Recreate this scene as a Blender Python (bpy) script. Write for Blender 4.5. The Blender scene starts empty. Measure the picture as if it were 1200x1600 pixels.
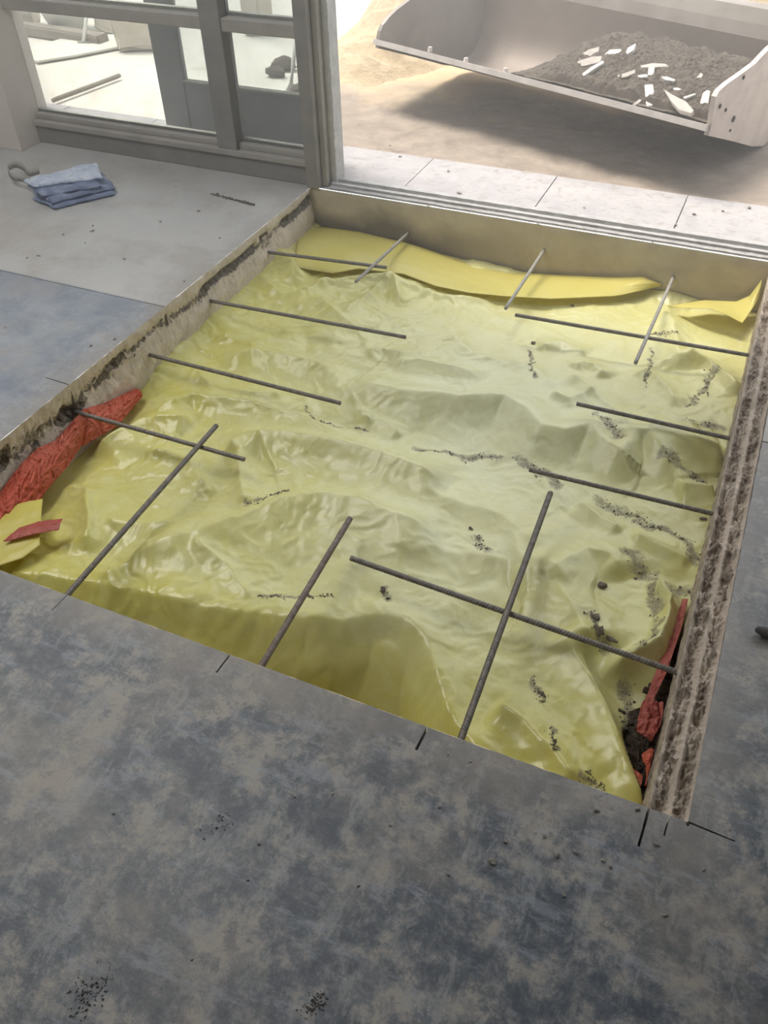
import bpy, bmesh, math, random
import numpy as np
from mathutils import Vector, Matrix
random.seed(7)
C = bpy.context.scene
COL = C.collection

# ------------------------------------------------------------------ camera
FPX = 1315.926
HCAM = 1.55
MR = np.array([[0.9148395158323371, 0.40332256643981507, -0.019988879188389237],
               [-0.2624602066053886, 0.6314880301030268, 0.729614629640371],
               [0.3068929784473924, -0.6622339278812284, 0.6835663278297787]])
cam_d = bpy.data.cameras.new('camera')
cam = bpy.data.objects.new('camera', cam_d)
COL.objects.link(cam)
m = Matrix(((MR[0][0], MR[1][0], MR[2][0], 0), (MR[0][1], MR[1][1], MR[2][1], 0),
            (MR[0][2], MR[1][2], MR[2][2], HCAM), (0, 0, 0, 1)))
cam.matrix_world = m
cam_d.sensor_fit = 'VERTICAL'
cam_d.sensor_height = 24.0
cam_d.lens = 24.0 * FPX / 1600.0
cam_d.clip_start = 0.02
C.camera = cam

# ------------------------------------------------------------------ light
C.view_settings.view_transform = 'Standard'
C.view_settings.look = 'None'
C.view_settings.gamma = 1
C.view_settings.use_curve_mapping = False
C.view_settings.exposure = 1.15
w = bpy.data.worlds.new('hazy_sky')
C.world = w
w.use_nodes = True
bg = w.node_tree.nodes['Background']
bg.inputs[0].default_value = (0.93, 0.965, 1.0, 1)
bg.inputs[1].default_value = 1.0
sd = bpy.data.lights.new('hazy_sun', 'SUN')
sd.energy = 4.2
sd.angle = math.radians(24)
sd.color = (1.0, 0.9, 0.76)
sun = bpy.data.objects.new('hazy_sun', sd)
COL.objects.link(sun)
sun.rotation_euler = Vector((0.36, -0.12, -1.0)).to_track_quat('-Z', 'Y').to_euler()


def area(name, loc, target, sx, sy, power, col):
    a = bpy.data.lights.new(name, 'AREA')
    a.shape = 'RECTANGLE'
    a.size = sx
    a.size_y = sy
    a.energy = power
    a.color = col
    o = bpy.data.objects.new(name, a)
    COL.objects.link(o)
    o.location = loc
    o.rotation_euler = (Vector(target) - Vector(loc)).to_track_quat('-Z', 'Y').to_euler()
    return o


area('rear_fill_light', (0.6, -2.6, 2.3), (-0.4, 1.6, 0), 3.0, 1.6, 5, (0.9, 0.95, 1.0))  # added fill from behind the camera, no window is built there
area('overhead_fill_light', (-2.6, 1.9, 2.95), (-2.4, 2.3, 0), 2.2, 2.2, 46, (1.0, 0.98, 0.94))  # added unseen fill to brighten the back left, not a room fitting


# ------------------------------------------------------------------ helpers
def ray(px, py):
    return np.array([(px - 600) / FPX, -(py - 800) / FPX, -1.0]) @ MR


CAM = np.array([0, 0, HCAM])


def atz(px, py, z=0.0):
    d = ray(px, py)
    return CAM + d * ((z - HCAM) / d[2])


def aty(px, py, y):
    d = ray(px, py)
    return CAM + d * (y / d[1])


def atx(px, py, x):
    d = ray(px, py)
    return CAM + d * (x / d[0])


def atplane(px, py, p0, n):
    d = ray(px, py)
    return CAM + d * (((np.array(p0) - CAM) @ np.array(n)) / (d @ np.array(n)))


def _h(ix, iy, seed):
    n = (ix.astype(np.int64) * 374761393 + iy.astype(np.int64) * 668265263 + seed * 1442695041) & 0x7fffffff
    n = ((n ^ (n >> 13)) * 1274126177) & 0x7fffffff
    return ((n ^ (n >> 16)) & 0xffff) / 65535.0


def noise(x, y, seed=0):
    x = np.asarray(x, float)
    y = np.asarray(y, float)
    ix = np.floor(x)
    iy = np.floor(y)
    fx = x - ix
    fy = y - iy
    u = fx * fx * fx * (fx * (fx * 6 - 15) + 10)
    v = fy * fy * fy * (fy * (fy * 6 - 15) + 10)

    def g(dx, dy):
        a = _h(ix + dx, iy + dy, seed) * 2 * math.pi
        return np.cos(a) * (fx - dx) + np.sin(a) * (fy - dy)
    return 1.5 * ((g(0, 0) * (1 - u) + g(1, 0) * u) * (1 - v) + (g(0, 1) * (1 - u) + g(1, 1) * u) * v)


def fbm(x, y, seed=0, o=4, gain=0.5):
    s = 0
    a = 1
    for k in range(o):
        s = s + a * noise(x * 2 ** k, y * 2 ** k, seed + k * 17)
        a *= gain
    return s


def ridged(x, y, seed=0, o=3, gain=0.5):
    s = 0
    a = 1
    for k in range(o):
        s = s + a * (1 - 2 * np.abs(noise(x * 2 ** k, y * 2 ** k, seed + k * 31)))
        a *= gain
    return s


def sstep(a, b, x):
    t = np.clip((x - a) / (b - a), 0, 1)
    return t * t * (3 - 2 * t)


def link(name, me, mat=None, parent=None, smooth=True):
    o = bpy.data.objects.new(name, me)
    COL.objects.link(o)
    if mat is not None:
        me.materials.append(mat)
    if parent is not None:
        o.parent = parent
    if smooth:
        me.polygons.foreach_set('use_smooth', [True] * len(me.polygons))
    return o


def mesh_from(name, verts, faces, mat=None, parent=None, smooth=True):
    me = bpy.data.meshes.new(name)
    me.from_pydata([tuple(map(float, v)) for v in verts], [], faces)
    me.update()
    return link(name, me, mat, parent, smooth)


def grid_mesh(name, X, Y, Z, mat, parent=None, smooth=True, keep=None):
    """X,Y,Z are (nj,ni) arrays"""
    nj, ni = X.shape
    V = np.stack([X.ravel(), Y.ravel(), Z.ravel()], 1)
    idx = np.arange(nj * ni).reshape(nj, ni)
    F = np.stack([idx[:-1, :-1], idx[:-1, 1:], idx[1:, 1:], idx[1:, :-1]], -1)
    if keep is not None:
        F = F[keep[:-1, :-1] & keep[:-1, 1:] & keep[1:, 1:] & keep[1:, :-1]]
    F = F.reshape(-1, 4)
    me = bpy.data.meshes.new(name)
    me.from_pydata(V.tolist(), [], F.tolist())
    me.update()
    return link(name, me, mat, parent, smooth)


def add_box(bm, x0, x1, y0, y1, z0, z1, bev=0.0):
    r = bmesh.ops.create_cube(bm, size=1)
    vs = r['verts']
    for v in vs:
        v.co = Vector(((x0 + x1) / 2 + v.co.x * (x1 - x0), (y0 + y1) / 2 + v.co.y * (y1 - y0), (z0 + z1) / 2 + v.co.z * (z1 - z0)))
    if bev > 0:
        es = list({e for v in vs for e in v.link_edges})
        bmesh.ops.bevel(bm, geom=es, offset=bev, segments=2, profile=0.5, affect='EDGES')


def box(name, x0, x1, y0, y1, z0, z1, mat, parent=None, bev=0.003):
    bm = bmesh.new()
    add_box(bm, x0, x1, y0, y1, z0, z1, bev)
    me = bpy.data.meshes.new(name)
    bm.to_mesh(me)
    bm.free()
    return link(name, me, mat, parent, False)


def tube(name, pts, r, mat, parent=None, n=10, closed=False):
    """tube along points; r scalar or list"""
    pts = [Vector(map(float, p)) for p in pts]
    rs = r if hasattr(r, '__len__') else [r] * len(pts)
    V = []
    F = []
    up = Vector((0.13, 0.21, 0.97))
    for i, p in enumerate(pts):
        t = (pts[min(i + 1, len(pts) - 1)] - pts[max(i - 1, 0)]).normalized()
        a = t.cross(up).normalized()
        b = a.cross(t)
        for k in range(n):
            q = 2 * math.pi * k / n
            V.append(p + (a * math.cos(q) + b * math.sin(q)) * rs[i])
    for i in range(len(pts) - 1):
        for k in range(n):
            k2 = (k + 1) % n
            F.append((i * n + k, i * n + k2, (i + 1) * n + k2, (i + 1) * n + k))
    F.append(tuple(range(n))[::-1])
    F.append(tuple(range((len(pts) - 1) * n, len(pts) * n)))
    return mesh_from(name, V, F, mat, parent)


def rock_mesh(name, r, seed, mat, sq=0.7, sub=2, k0=.3):
    bm = bmesh.new()
    bmesh.ops.create_icosphere(bm, subdivisions=sub, radius=1)
    rnd = random.Random(seed)
    sx, sy, sz = rnd.uniform(.9, 1.9), rnd.uniform(.8, 1.2), sq * rnd.uniform(.75, 1.1)
    dirs = [(Vector((rnd.uniform(-1, 1), rnd.uniform(-1, 1), rnd.uniform(-1, 1))).normalized(), rnd.uniform(k0, .75)) for _ in range(10)]
    for v in bm.verts:
        for d, k in dirs:           # chop with planes: a broken lump
            e = v.co.dot(d) - k
            if e > 0:
                v.co -= d * e
        v.co = Vector((v.co.x * sx * r, v.co.y * sy * r, v.co.z * sz * r))
        v.co *= 1 + rnd.uniform(-.13, .13)
    me = bpy.data.meshes.new(name)
    bm.to_mesh(me)
    bm.free()
    if mat:
        me.materials.append(mat)
    return me


def empty(name, loc=(0, 0, 0), rz=0):
    o = bpy.data.objects.new(name, None)
    COL.objects.link(o)
    o.location = loc
    o.rotation_euler = (0, 0, rz)
    o.empty_display_size = 0.05
    return o


def tag(o, label=None, cat=None, group=None, kind=None):
    if label:
        o['label'] = label
    if cat:
        o['category'] = cat
    if group:
        o['group'] = group
    if kind:
        o['kind'] = kind
    return o


# ------------------------------------------------------------------ materials
def srgb(r, g, b):
    f = lambda c: ((c / 255 + .055) / 1.055) ** 2.4 if c / 255 > .04045 else c / 255 / 12.92
    return (f(r), f(g), f(b), 1)


class NM:
    def __init__(s, name):
        s.m = bpy.data.materials.new(name)
        s.m.use_nodes = True
        s.t = s.m.node_tree
        s.b = s.t.nodes['Principled BSDF']
        s.out = s.t.nodes['Material Output']
        s.tc = s.n('ShaderNodeTexCoord')
        s.pos = s.n('ShaderNodeNewGeometry').outputs['Position']

    def n(s, ty):
        return s.t.nodes.new(ty)

    def l(s, a, b):
        s.t.links.new(a, b)

    def noise(s, scale, detail=6, rough=.6, dist=0.0, vec=None, stretch=None, rot=0, off=(0, 0, 0)):
        v = vec or s.pos
        mp = s.n('ShaderNodeMapping')
        s.l(v, mp.inputs[0])
        mp.inputs['Location'].default_value = off
        mp.inputs['Rotation'].default_value = (0, 0, rot)
        if stretch:
            mp.inputs['Scale'].default_value = stretch
        nz = s.n('ShaderNodeTexNoise')
        nz.inputs['Scale'].default_value = scale
        nz.inputs['Detail'].default_value = detail
        nz.inputs['Roughness'].default_value = rough
        nz.inputs['Distortion'].default_value = dist
        s.l(mp.outputs[0], nz.inputs['Vector'])
        return nz.outputs['Fac']

    def ramp(s, fac, stops):
        r = s.n('ShaderNodeValToRGB')
        e = r.color_ramp.elements
        while len(e) < len(stops):
            e.new(0.5)
        for i, (p, c) in enumerate(stops):
            e[i].position = p
            e[i].color = c if hasattr(c, '__len__') else (c, c, c, 1)
        s.l(fac, r.inputs[0])
        return r.outputs[0]

    def mix(s, fac, a, b):
        x = s.n('ShaderNodeMix')
        x.data_type = 'RGBA'
        if hasattr(fac, 'is_linked'):
            s.l(fac, x.inputs[0])
        else:
            x.inputs[0].default_value = fac
        for v, i in ((a, 6), (b, 7)):
            if hasattr(v, 'is_linked'):
                s.l(v, x.inputs[i])
            else:
                x.inputs[i].default_value = v
        return x.outputs[2]

    def math(s, op, a, b=0.0, clamp=False):
        x = s.n('ShaderNodeMath')
        x.operation = op
        x.use_clamp = clamp
        for v, i in ((a, 0), (b, 1)):
            if hasattr(v, 'is_linked'):
                s.l(v, x.inputs[i])
            else:
                x.inputs[i].default_value = v
        return x.outputs[0]

    def sep(s):
        x = s.n('ShaderNodeSeparateXYZ')
        s.l(s.pos, x.inputs[0])
        return x.outputs

    def vor(s, scale, feature='F1', rnd=1.0):
        x = s.n('ShaderNodeTexVoronoi')
        x.feature = feature
        x.inputs['Scale'].default_value = scale
        x.inputs['Randomness'].default_value = rnd
        s.l(s.pos, x.inputs['Vector'])
        return x.outputs[0]

    def base(s, c, rough=.6, spec=.5, metal=0.0):
        for v, k in ((c, 'Base Color'), (rough, 'Roughness'), (spec, 'Specular IOR Level'), (metal, 'Metallic')):
            if hasattr(v, 'is_linked'):
                s.l(v, s.b.inputs[k])
            else:
                s.b.inputs[k].default_value = v
        return s

    def bump(s, h, strength=.3, dist=.01):
        x = s.n('ShaderNodeBump')
        x.inputs['Strength'].default_value = strength
        x.inputs['Distance'].default_value = dist
        s.l(h, x.inputs['Height'])
        s.l(x.outputs[0], s.b.inputs['Normal'])
        return s


# polished slab floor: blue grey slick concrete under pale clay dust
f = NM('slab_concrete')
sx, sy, sz = f.sep()
warp = f.noise(1.6, 4, .6)
blot = f.noise(8.5, 12, .78, .12)
blot2 = f.noise(21, 10, .78, .1, off=(3, 1, 0))
streak = f.noise(13, 9, .78, .15, stretch=(1.0, .3, 1), rot=.7)
streak2 = f.noise(19, 9, .78, .15, stretch=(.3, 1.0, 1), rot=.35, off=(5, 5, 0))
col = f.ramp(blot, [(.42, srgb(80, 87, 96)), (.47, srgb(99, 104, 111)), (.52, srgb(126, 128, 130)), (.58, srgb(160, 155, 148))])
col = f.mix(f.ramp(streak, [(.53, 0.0), (.59, .5)]), col, srgb(158, 160, 160))
col = f.mix(f.ramp(streak2, [(.54, 0.0), (.60, .5)]), col, srgb(150, 157, 167))
col = f.mix(f.ramp(blot2, [(.53, 0.0), (.58, .6)]), col, srgb(78, 86, 96))
# pale dust with light painted in past the joint at y=2.2, dust alone along the pit edge and the near rim
wy = f.math('ADD', sy, f.math('MULTIPLY', f.math('SUBTRACT', warp, .5), .5))
dust_light_back = f.ramp(f.math('MULTIPLY', f.math('SUBTRACT', sy, 2.195), 50, True), [(0.0, 0.0), (1.0, 1.0)])  # dust boundary at the joint, its tone raised to carry light as well
dcol = f.mix(f.noise(3.0, 8, .7, .5), srgb(178, 180, 182), srgb(206, 201, 193))
leftmid = f.math('MULTIPLY', f.math('MULTIPLY', f.math('SUBTRACT', -1.6, sx), 2.0, True), f.math('MULTIPLY', f.math('SUBTRACT', sy, .8), 2.0, True))  # paler left zone: light and grazing sheen put into the floor colour
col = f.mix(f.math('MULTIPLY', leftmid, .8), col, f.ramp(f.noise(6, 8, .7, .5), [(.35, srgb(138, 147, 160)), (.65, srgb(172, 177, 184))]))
col = f.mix(f.math('MULTIPLY', dust_light_back, .85), col, dcol)
# dust rim next to the pit edge
ax = f.math('MAXIMUM', f.math('SUBTRACT', -1.887, sx), f.math('SUBTRACT', sx, .195))
ay = f.math('MAXIMUM', f.math('SUBTRACT', .929, sy), f.math('SUBTRACT', sy, 3.375))
ed = f.math('MAXIMUM', ax, ay)
rim = f.math('SUBTRACT', 1.0, f.math('MULTIPLY', f.math('ADD', ed, f.math('MULTIPLY', f.math('SUBTRACT', blot, .5), .45)), 11.0), True)
col = f.mix(f.math('MULTIPLY', rim, .5), col, srgb(158, 152, 144))
speck = f.ramp(f.vor(70), [(.05, 1.0), (.12, 0.0)])
speckm = f.math('MULTIPLY', speck, f.ramp(f.noise(5, 3, .5, 0, off=(9, 9, 0)), [(.52, 0.0), (.6, .7)]))
col = f.mix(speckm, col, srgb(60, 62, 64))
fine = f.noise(60, 6, .75)
rg = f.mix(f.ramp(blot, [(.35, 0.0), (.65, 1.0)]), (.30,) * 3 + (1,), (.46,) * 3 + (1,))
big = f.ramp(f.noise(2.6, 8, .7, .2, off=(2, 7, 0)), [(.48, 0.0), (.60, .55)])
col = f.mix(f.math('MULTIPLY', big, f.ramp(f.noise(12, 8, .75), [(.4, .4), (.6, 1.0)])), col, srgb(158, 150, 140))
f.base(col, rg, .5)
f.bump(f.math('ADD', f.math('MULTIPLY', fine, .5), f.math('ADD', blot2, streak)), .35, .004)
M_floor = f.m


def concrete(name, c1, c2, scale=8, rough=.85, bump=.5, dist=.004, c3=None, dark=None):
    f = NM(name)
    col = f.mix(f.ramp(f.noise(scale, 8, .7, .4), [(.35, 0.0), (.65, 1.0)]), c1, c2)
    if c3:
        col = f.mix(f.ramp(f.noise(scale * 4, 6, .7, .2, off=(4, 2, 1)), [(.52, 0.0), (.66, .8)]), col, c3)
    f.base(col, rough, .25)
    f.bump(f.noise(scale * 9, 7, .75), bump, dist)
    return f.m


# broken concrete: pale mortar skin over dark stones, driven by point colour 'broken'
def broken_mat(name, pale, pale2, dk, dk2):
    f = NM(name)
    at = f.n('ShaderNodeAttribute')
    at.attribute_name = 'broken'
    n1 = f.noise(70, 6, .7)
    skin = f.mix(f.ramp(f.noise(14, 7, .7, .3), [(.35, 0.0), (.65, 1.0)]), pale, pale2)
    agg = f.mix(f.ramp(n1, [(.38, 0.0), (.62, 1.0)]), dk, dk2)
    k = f.math('ADD', at.outputs['Fac'], f.math('MULTIPLY', f.math('SUBTRACT', f.noise(45, 5, .7, .5, off=(1, 1, 1)), .5), 1.3))
    col = f.mix(f.ramp(k, [(.34, 0.0), (.54, 1.0)]), skin, agg)
    f.base(col, .9, .2)
    f.bump(n1, .8, .006)
    return f.m


M_broken_left = broken_mat('broken_slab_edge', srgb(226, 213, 197), srgb(202, 190, 174), srgb(92, 86, 79), srgb(148, 138, 126))
M_broken_right = broken_mat('broken_slab_ledge', srgb(214, 201, 186), srgb(186, 172, 157), srgb(124, 113, 101), srgb(182, 168, 153))

f = NM('pit_end_concrete')
sx, sy, sz = f.sep()
col = f.mix(f.ramp(f.noise(5, 8, .7, .4), [(.35, 0.0), (.65, 1.0)]), srgb(206, 195, 172), srgb(180, 169, 148))
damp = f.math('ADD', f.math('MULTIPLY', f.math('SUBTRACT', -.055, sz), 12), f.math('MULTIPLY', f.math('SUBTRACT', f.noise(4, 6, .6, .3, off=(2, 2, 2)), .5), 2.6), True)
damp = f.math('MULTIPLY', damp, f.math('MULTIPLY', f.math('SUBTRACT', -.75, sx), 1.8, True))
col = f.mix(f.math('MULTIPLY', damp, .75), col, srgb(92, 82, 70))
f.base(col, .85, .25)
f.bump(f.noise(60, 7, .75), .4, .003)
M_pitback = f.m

f = NM('dark_soil')
col = f.ramp(f.noise(26, 8, .75, .5), [(.32, srgb(58, 50, 44)), (.55, srgb(100, 90, 80)), (.75, srgb(140, 128, 115))])
f.base(col, .95, .15)
f.bump(f.noise(90, 7, .8), 1.0, .008)
M_soil = f.m

f = NM('grey_brown_dirt')
col = f.ramp(f.noise(60, 8, .75, .5), [(.32, srgb(92, 86, 78)), (.55, srgb(128, 121, 110)), (.75, srgb(160, 152, 140))])
f.base(col, .95, .15)
f.bump(f.noise(200, 5, .8), .8, .004)
M_dirt = f.m


def plastic_mat(name, c_lo, c_hi, film=None, trans=.0, rough=.33, bscale=7.0, bstr=.5):
    f = NM(name)
    a = f.noise(2.2, 6, .6, .5)
    col = f.mix(f.ramp(a, [(.35, 0.0), (.65, 1.0)]), c_lo, c_hi)
    if film:
        at = f.n('ShaderNodeAttribute')
        at.attribute_name = 'film'
        k = f.math('ADD', at.outputs['Fac'], f.math('MULTIPLY', f.math('SUBTRACT', f.noise(9, 8, .75, .6, off=(7, 1, 0)), .5), 1.2), True)
        col = f.mix(f.math('MULTIPLY', k, .72), col, film)
        at2 = f.n('ShaderNodeAttribute')
        at2.attribute_name = 'dirt'
        k2 = f.math('ADD', at2.outputs['Fac'], f.math('MULTIPLY', f.math('SUBTRACT', f.noise(38, 8, .8, .6, off=(7, 6, 0)), .5), 1.5))
        k2 = f.ramp(k2, [(.72, 0.0), (1.0, .75)])
        k2 = f.math('MULTIPLY', k2, f.math('MULTIPLY', at2.outputs['Fac'], 4.0, True))
        col = f.mix(k2, col, srgb(128, 120, 108))
        rr = f.mix(k, (rough,) * 3 + (1,), (min(1, rough + .14),) * 3 + (1,))
        rr = f.mix(k2, rr, (.95, .95, .95, 1))
        f.base(col, rr, .5)
    else:
        f.base(col, rough, .5)
    f.b.inputs['Coat Weight'].default_value = .15
    f.b.inputs['Coat Roughness'].default_value = .22
    w1 = f.ramp(f.noise(bscale, 3, .5, 1.2, stretch=(1, .6, 1), rot=.5), [(.38, 0.0), (.5, 1.0), (.62, 0.0)])
    w2 = f.noise(bscale * 5, 4, .6, .6)
    f.bump(f.math('ADD', f.math('MULTIPLY', w1, .6), w2), bstr, .006)
    if trans > 0:
        tl = f.n('ShaderNodeBsdfTranslucent')
        f.l(col, tl.inputs['Color'])
        mx = f.n('ShaderNodeMixShader')
        mx.inputs[0].default_value = trans
        f.l(f.b.outputs[0], mx.inputs[1])
        f.l(tl.outputs[0], mx.inputs[2])
        f.l(mx.outputs[0], f.out.inputs[0])
    return f.m


M_yellow = plastic_mat('yellow_polythene', srgb(200, 193, 100), srgb(212, 206, 122), srgb(232, 235, 206), 0.0, .29, 5.0, .26)
M_yellow_flap = plastic_mat('yellow_polythene_lap', srgb(232, 222, 124), srgb(238, 230, 146), None, .35, .34, 4.0, .3)
M_red = plastic_mat('red_polythene', srgb(236, 116, 88), srgb(242, 140, 114), None, .3, .2, 20, 1.0)
M_red_dusty = plastic_mat('dusty_red_polythene', srgb(196, 96, 84), srgb(228, 138, 126), None, .3, .36, 22, .8)


def rebar_mat(name, a, b, rough=.55, metal=.35):
    f = NM(name)
    col = f.ramp(f.noise(55, 6, .7), [(.32, a), (.68, b)])
    f.base(col, rough, .5, metal)
    f.bump(f.noise(300, 4, .7), .3, .001)
    return f.m


M_rebar = rebar_mat('ribbed_steel', srgb(100, 96, 91), srgb(138, 132, 125))
M_rebar_rust = rebar_mat('rust_touched_steel', srgb(112, 97, 89), srgb(146, 137, 130), .6, .25)
M_rebar_pale = rebar_mat('cement_dusted_steel', srgb(140, 138, 132), srgb(176, 172, 166), .75, .05)


def plain(name, c1, c2, scale=12, rough=.6, metal=0.0, bump=.2, spec=.4):
    f = NM(name)
    col = f.mix(f.ramp(f.noise(scale, 7, .7, .4), [(.35, 0.0), (.65, 1.0)]), c1, c2)
    f.base(col, rough, spec, metal)
    f.bump(f.noise(scale * 6, 5, .7), bump, .002)
    return f.m


M_frame = plain('hazed_grey_frame', srgb(160, 156, 149), srgb(178, 173, 165), 8, .6)  # frame greys painted paler to stand in for the veiling glow
M_frame_dark = plain('dark_grey_frame', srgb(134, 131, 127), srgb(152, 148, 142), 8, .6)
M_bead = plain('pale_glazing_bead', srgb(196, 194, 188), srgb(168, 166, 160), 20, .6)
M_leaf = plain('slate_grey_door_paint', srgb(152, 155, 158), srgb(166, 167, 167), 4, .5)
M_plaster = plain('white_plaster', srgb(214, 213, 210), srgb(190, 188, 186), 25, .85, 0, .6)
M_thresh = plain('cement_smeared_aluminium', srgb(184, 183, 183), srgb(158, 156, 155), 18, .55, .1, .4)
M_wall = plain('room_paint', srgb(236, 228, 220), srgb(224, 215, 206), 3, .85)
M_bare = concrete('bare_room_concrete', srgb(128, 126, 122), srgb(110, 108, 105), 3, .9, .3, .004)
M_paving = concrete('pale_paving', srgb(158, 156, 160), srgb(174, 171, 172), 6, .8, .3, .003, srgb(140, 135, 132))
M_outconc = concrete('pale_screed', srgb(206, 202, 192), srgb(218, 214, 204), 2.2, .85, .3, .004, srgb(196, 188, 174))  # the screed's own even pale tone
f = NM('trampled_earth')
sx, sy, sz = f.sep()
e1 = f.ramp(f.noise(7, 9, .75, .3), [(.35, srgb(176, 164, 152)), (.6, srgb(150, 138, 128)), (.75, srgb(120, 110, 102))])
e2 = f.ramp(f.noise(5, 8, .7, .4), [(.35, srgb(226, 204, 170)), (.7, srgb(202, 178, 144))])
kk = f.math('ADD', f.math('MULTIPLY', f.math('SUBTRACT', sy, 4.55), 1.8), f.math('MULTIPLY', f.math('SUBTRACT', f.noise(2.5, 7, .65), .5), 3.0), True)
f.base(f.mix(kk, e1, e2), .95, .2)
f.bump(f.noise(30, 8, .8), .9, .012)
M_earth = f.m
M_sand = concrete('building_sand', srgb(234, 214, 182), srgb(218, 196, 160), 5, .95, 1.0, .02, srgb(200, 176, 142))
M_bucket = plain('worn_grey_steel', srgb(150, 143, 136), srgb(128, 120, 114), 5, .5, .25, .3)
M_bucket_in = plain('scoured_bucket_steel', srgb(160, 147, 138), srgb(140, 128, 119), 2.2, .62, .1, .2)
M_bucket_plate = plain('scratched_pale_plate', srgb(208, 198, 192), srgb(184, 172, 166), 9, .6, .1, .3)
M_edge = plain('polished_cutting_edge', srgb(206, 200, 196), srgb(182, 176, 172), 14, .45, .2, .3)
M_hole = plain('bolt_hole_dark', srgb(48, 44, 42), srgb(60, 54, 50), 20, .9)
M_shard = plain('broken_plaster_white', srgb(222, 219, 214), srgb(196, 192, 187), 30, .85, 0, .5)
M_shard_grey = plain('broken_plaster_grey', srgb(186, 180, 174), srgb(164, 158, 152), 30, .85, 0, .5)
M_rubble = concrete('rubble_soil', srgb(98, 90, 82), srgb(122, 113, 104), 22, .95, 1.0, .012, srgb(156, 146, 136))
M_pebble = plain('mortar_pebble', srgb(122, 118, 112), srgb(160, 155, 148), 60, .9, 0, .5)
M_darkstone = plain('dark_rubber', srgb(62, 60, 60), srgb(78, 76, 74), 60, .8, 0, .5)
M_wood = plain('weathered_batten', srgb(150, 142, 130), srgb(128, 120, 108), 18, .8)
M_paper = plain('pale_board', srgb(222, 220, 208), srgb(206, 204, 192), 7, .8)
M_tub = plain('white_tub', srgb(232, 232, 226), srgb(216, 216, 210), 7, .5)
M_block = concrete('aerated_block', srgb(214, 208, 196), srgb(192, 184, 168), 9, .9, .6, .006)
f = NM('blue_woven_tarp')
col = f.ramp(f.noise(16, 7, .7, .5), [(.35, srgb(98, 112, 142)), (.55, srgb(130, 142, 170)), (.72, srgb(180, 188, 204))])
f.base(col, .45, .5)
f.bump(f.math('ADD', f.noise(30, 4, .6, .8), f.vor(320)), .5, .003)
M_tarp = f.m
f = NM('dusty_blue_tarp_top')
col = f.ramp(f.noise(22, 7, .75, .5), [(.35, srgb(156, 170, 198)), (.55, srgb(196, 204, 220)), (.72, srgb(220, 224, 232))])
f.base(col, .5, .5)
f.bump(f.noise(40, 4, .6, .8), .5, .003)
M_tarp_top = f.m
M_strap = plain('grey_webbing', srgb(160, 158, 152), srgb(184, 182, 176), 60, .8)

f = NM('window_glass')
gl = f.n('ShaderNodeBsdfGlossy')
gl.inputs['Roughness'].default_value = .02
tr = f.n('ShaderNodeBsdfTransparent')
tr.inputs[0].default_value = (.93, .95, .95, 1)
fr = f.n('ShaderNodeFresnel')
fr.inputs[0].default_value = 1.35
mx = f.n('ShaderNodeMixShader')
f.l(fr.outputs[0], mx.inputs[0])
f.l(tr.outputs[0], mx.inputs[1])
f.l(gl.outputs[0], mx.inputs[2])
film = f.n('ShaderNodeBsdfDiffuse')
film.inputs[0].default_value = srgb(225, 222, 214)
mx2 = f.n('ShaderNodeMixShader')
f.l(f.ramp(f.noise(5, 7, .7), [(.3, .05), (.75, .14)]), mx2.inputs[0])
f.l(mx.outputs[0], mx2.inputs[1])
f.l(film.outputs[0], mx2.inputs[2])
f.l(mx2.outputs[0], f.out.inputs[0])
M_glass = f.m

# ------------------------------------------------------------------ pit dimensions
PX0, PX1, PXL = -1.887, 0.120, 0.196       # left face, right face, outer saw cut of the ledge
PY0, PY1 = 0.929, 3.375
ZB = -0.66


def struct(o):
    o['kind'] = 'structure'
    return o


# floor slab: one outline with a hole whose saw overcuts and joints are real slots
def slot(p, d, L, w):
    """points of a slot leaving the edge at p in direction d (unit), length L, width w; the edge runs along perpendicular e"""
    e = (-d[1], d[0])
    a = (p[0] - e[0] * w / 2, p[1] - e[1] * w / 2)
    b = (p[0] + e[0] * w / 2, p[1] + e[1] * w / 2)
    return a, (a[0] + d[0] * L, a[1] + d[1] * L), (b[0] + d[0] * L, b[1] + d[1] * L), b


hole = []
hole.append((PX0, PY0))
for px, py, L, wd in ((100, 935, .055, .002), (360, 1022, .055, .004), (668, 1137, .06, .006), (1013, 1268, .085, .005), (1045, 1278, .045, .003)):
    p = atz(px, py)
    dd = Vector((-.04, -1)).normalized()
    hole += list(slot((p[0], PY0), (dd.x, dd.y), L, wd))
hole.append((PXL - .006, PY0))
hole += [(PXL - .004, PY0 - .008), (PXL + .0, PY0 - .008), (PXL + .002, PY0 - .002), (PXL + .085, PY0 - .005), (PXL + .085, PY0 - .002), (PXL - .002, PY0 + .003)]
hole += [(PXL + .006, 2.198), (3.3, 2.196), (3.3, 2.200), (PXL + .006, 2.203)]
hole.append((PXL + .010, PY1))
for px, py, L in ((1019, 380, .03), (839, 350, .035), (668, 322, .02)):
    p = atz(px, py)
    hole += list(slot((p[0], PY1), (0, 1), L, .003))
hole.append((PX0, PY1))
a, b, c, d_ = (PX0, 2.203), (-4.9, 2.192), (-4.9, 2.188), (PX0, 2.199)
hole += [a, b, c, d_]
hole += [(PX0, 1.664), (PX0 - .10, 1.668), (PX0 - .10, 1.665), (PX0, 1.660)]

bm = bmesh.new()
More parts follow.
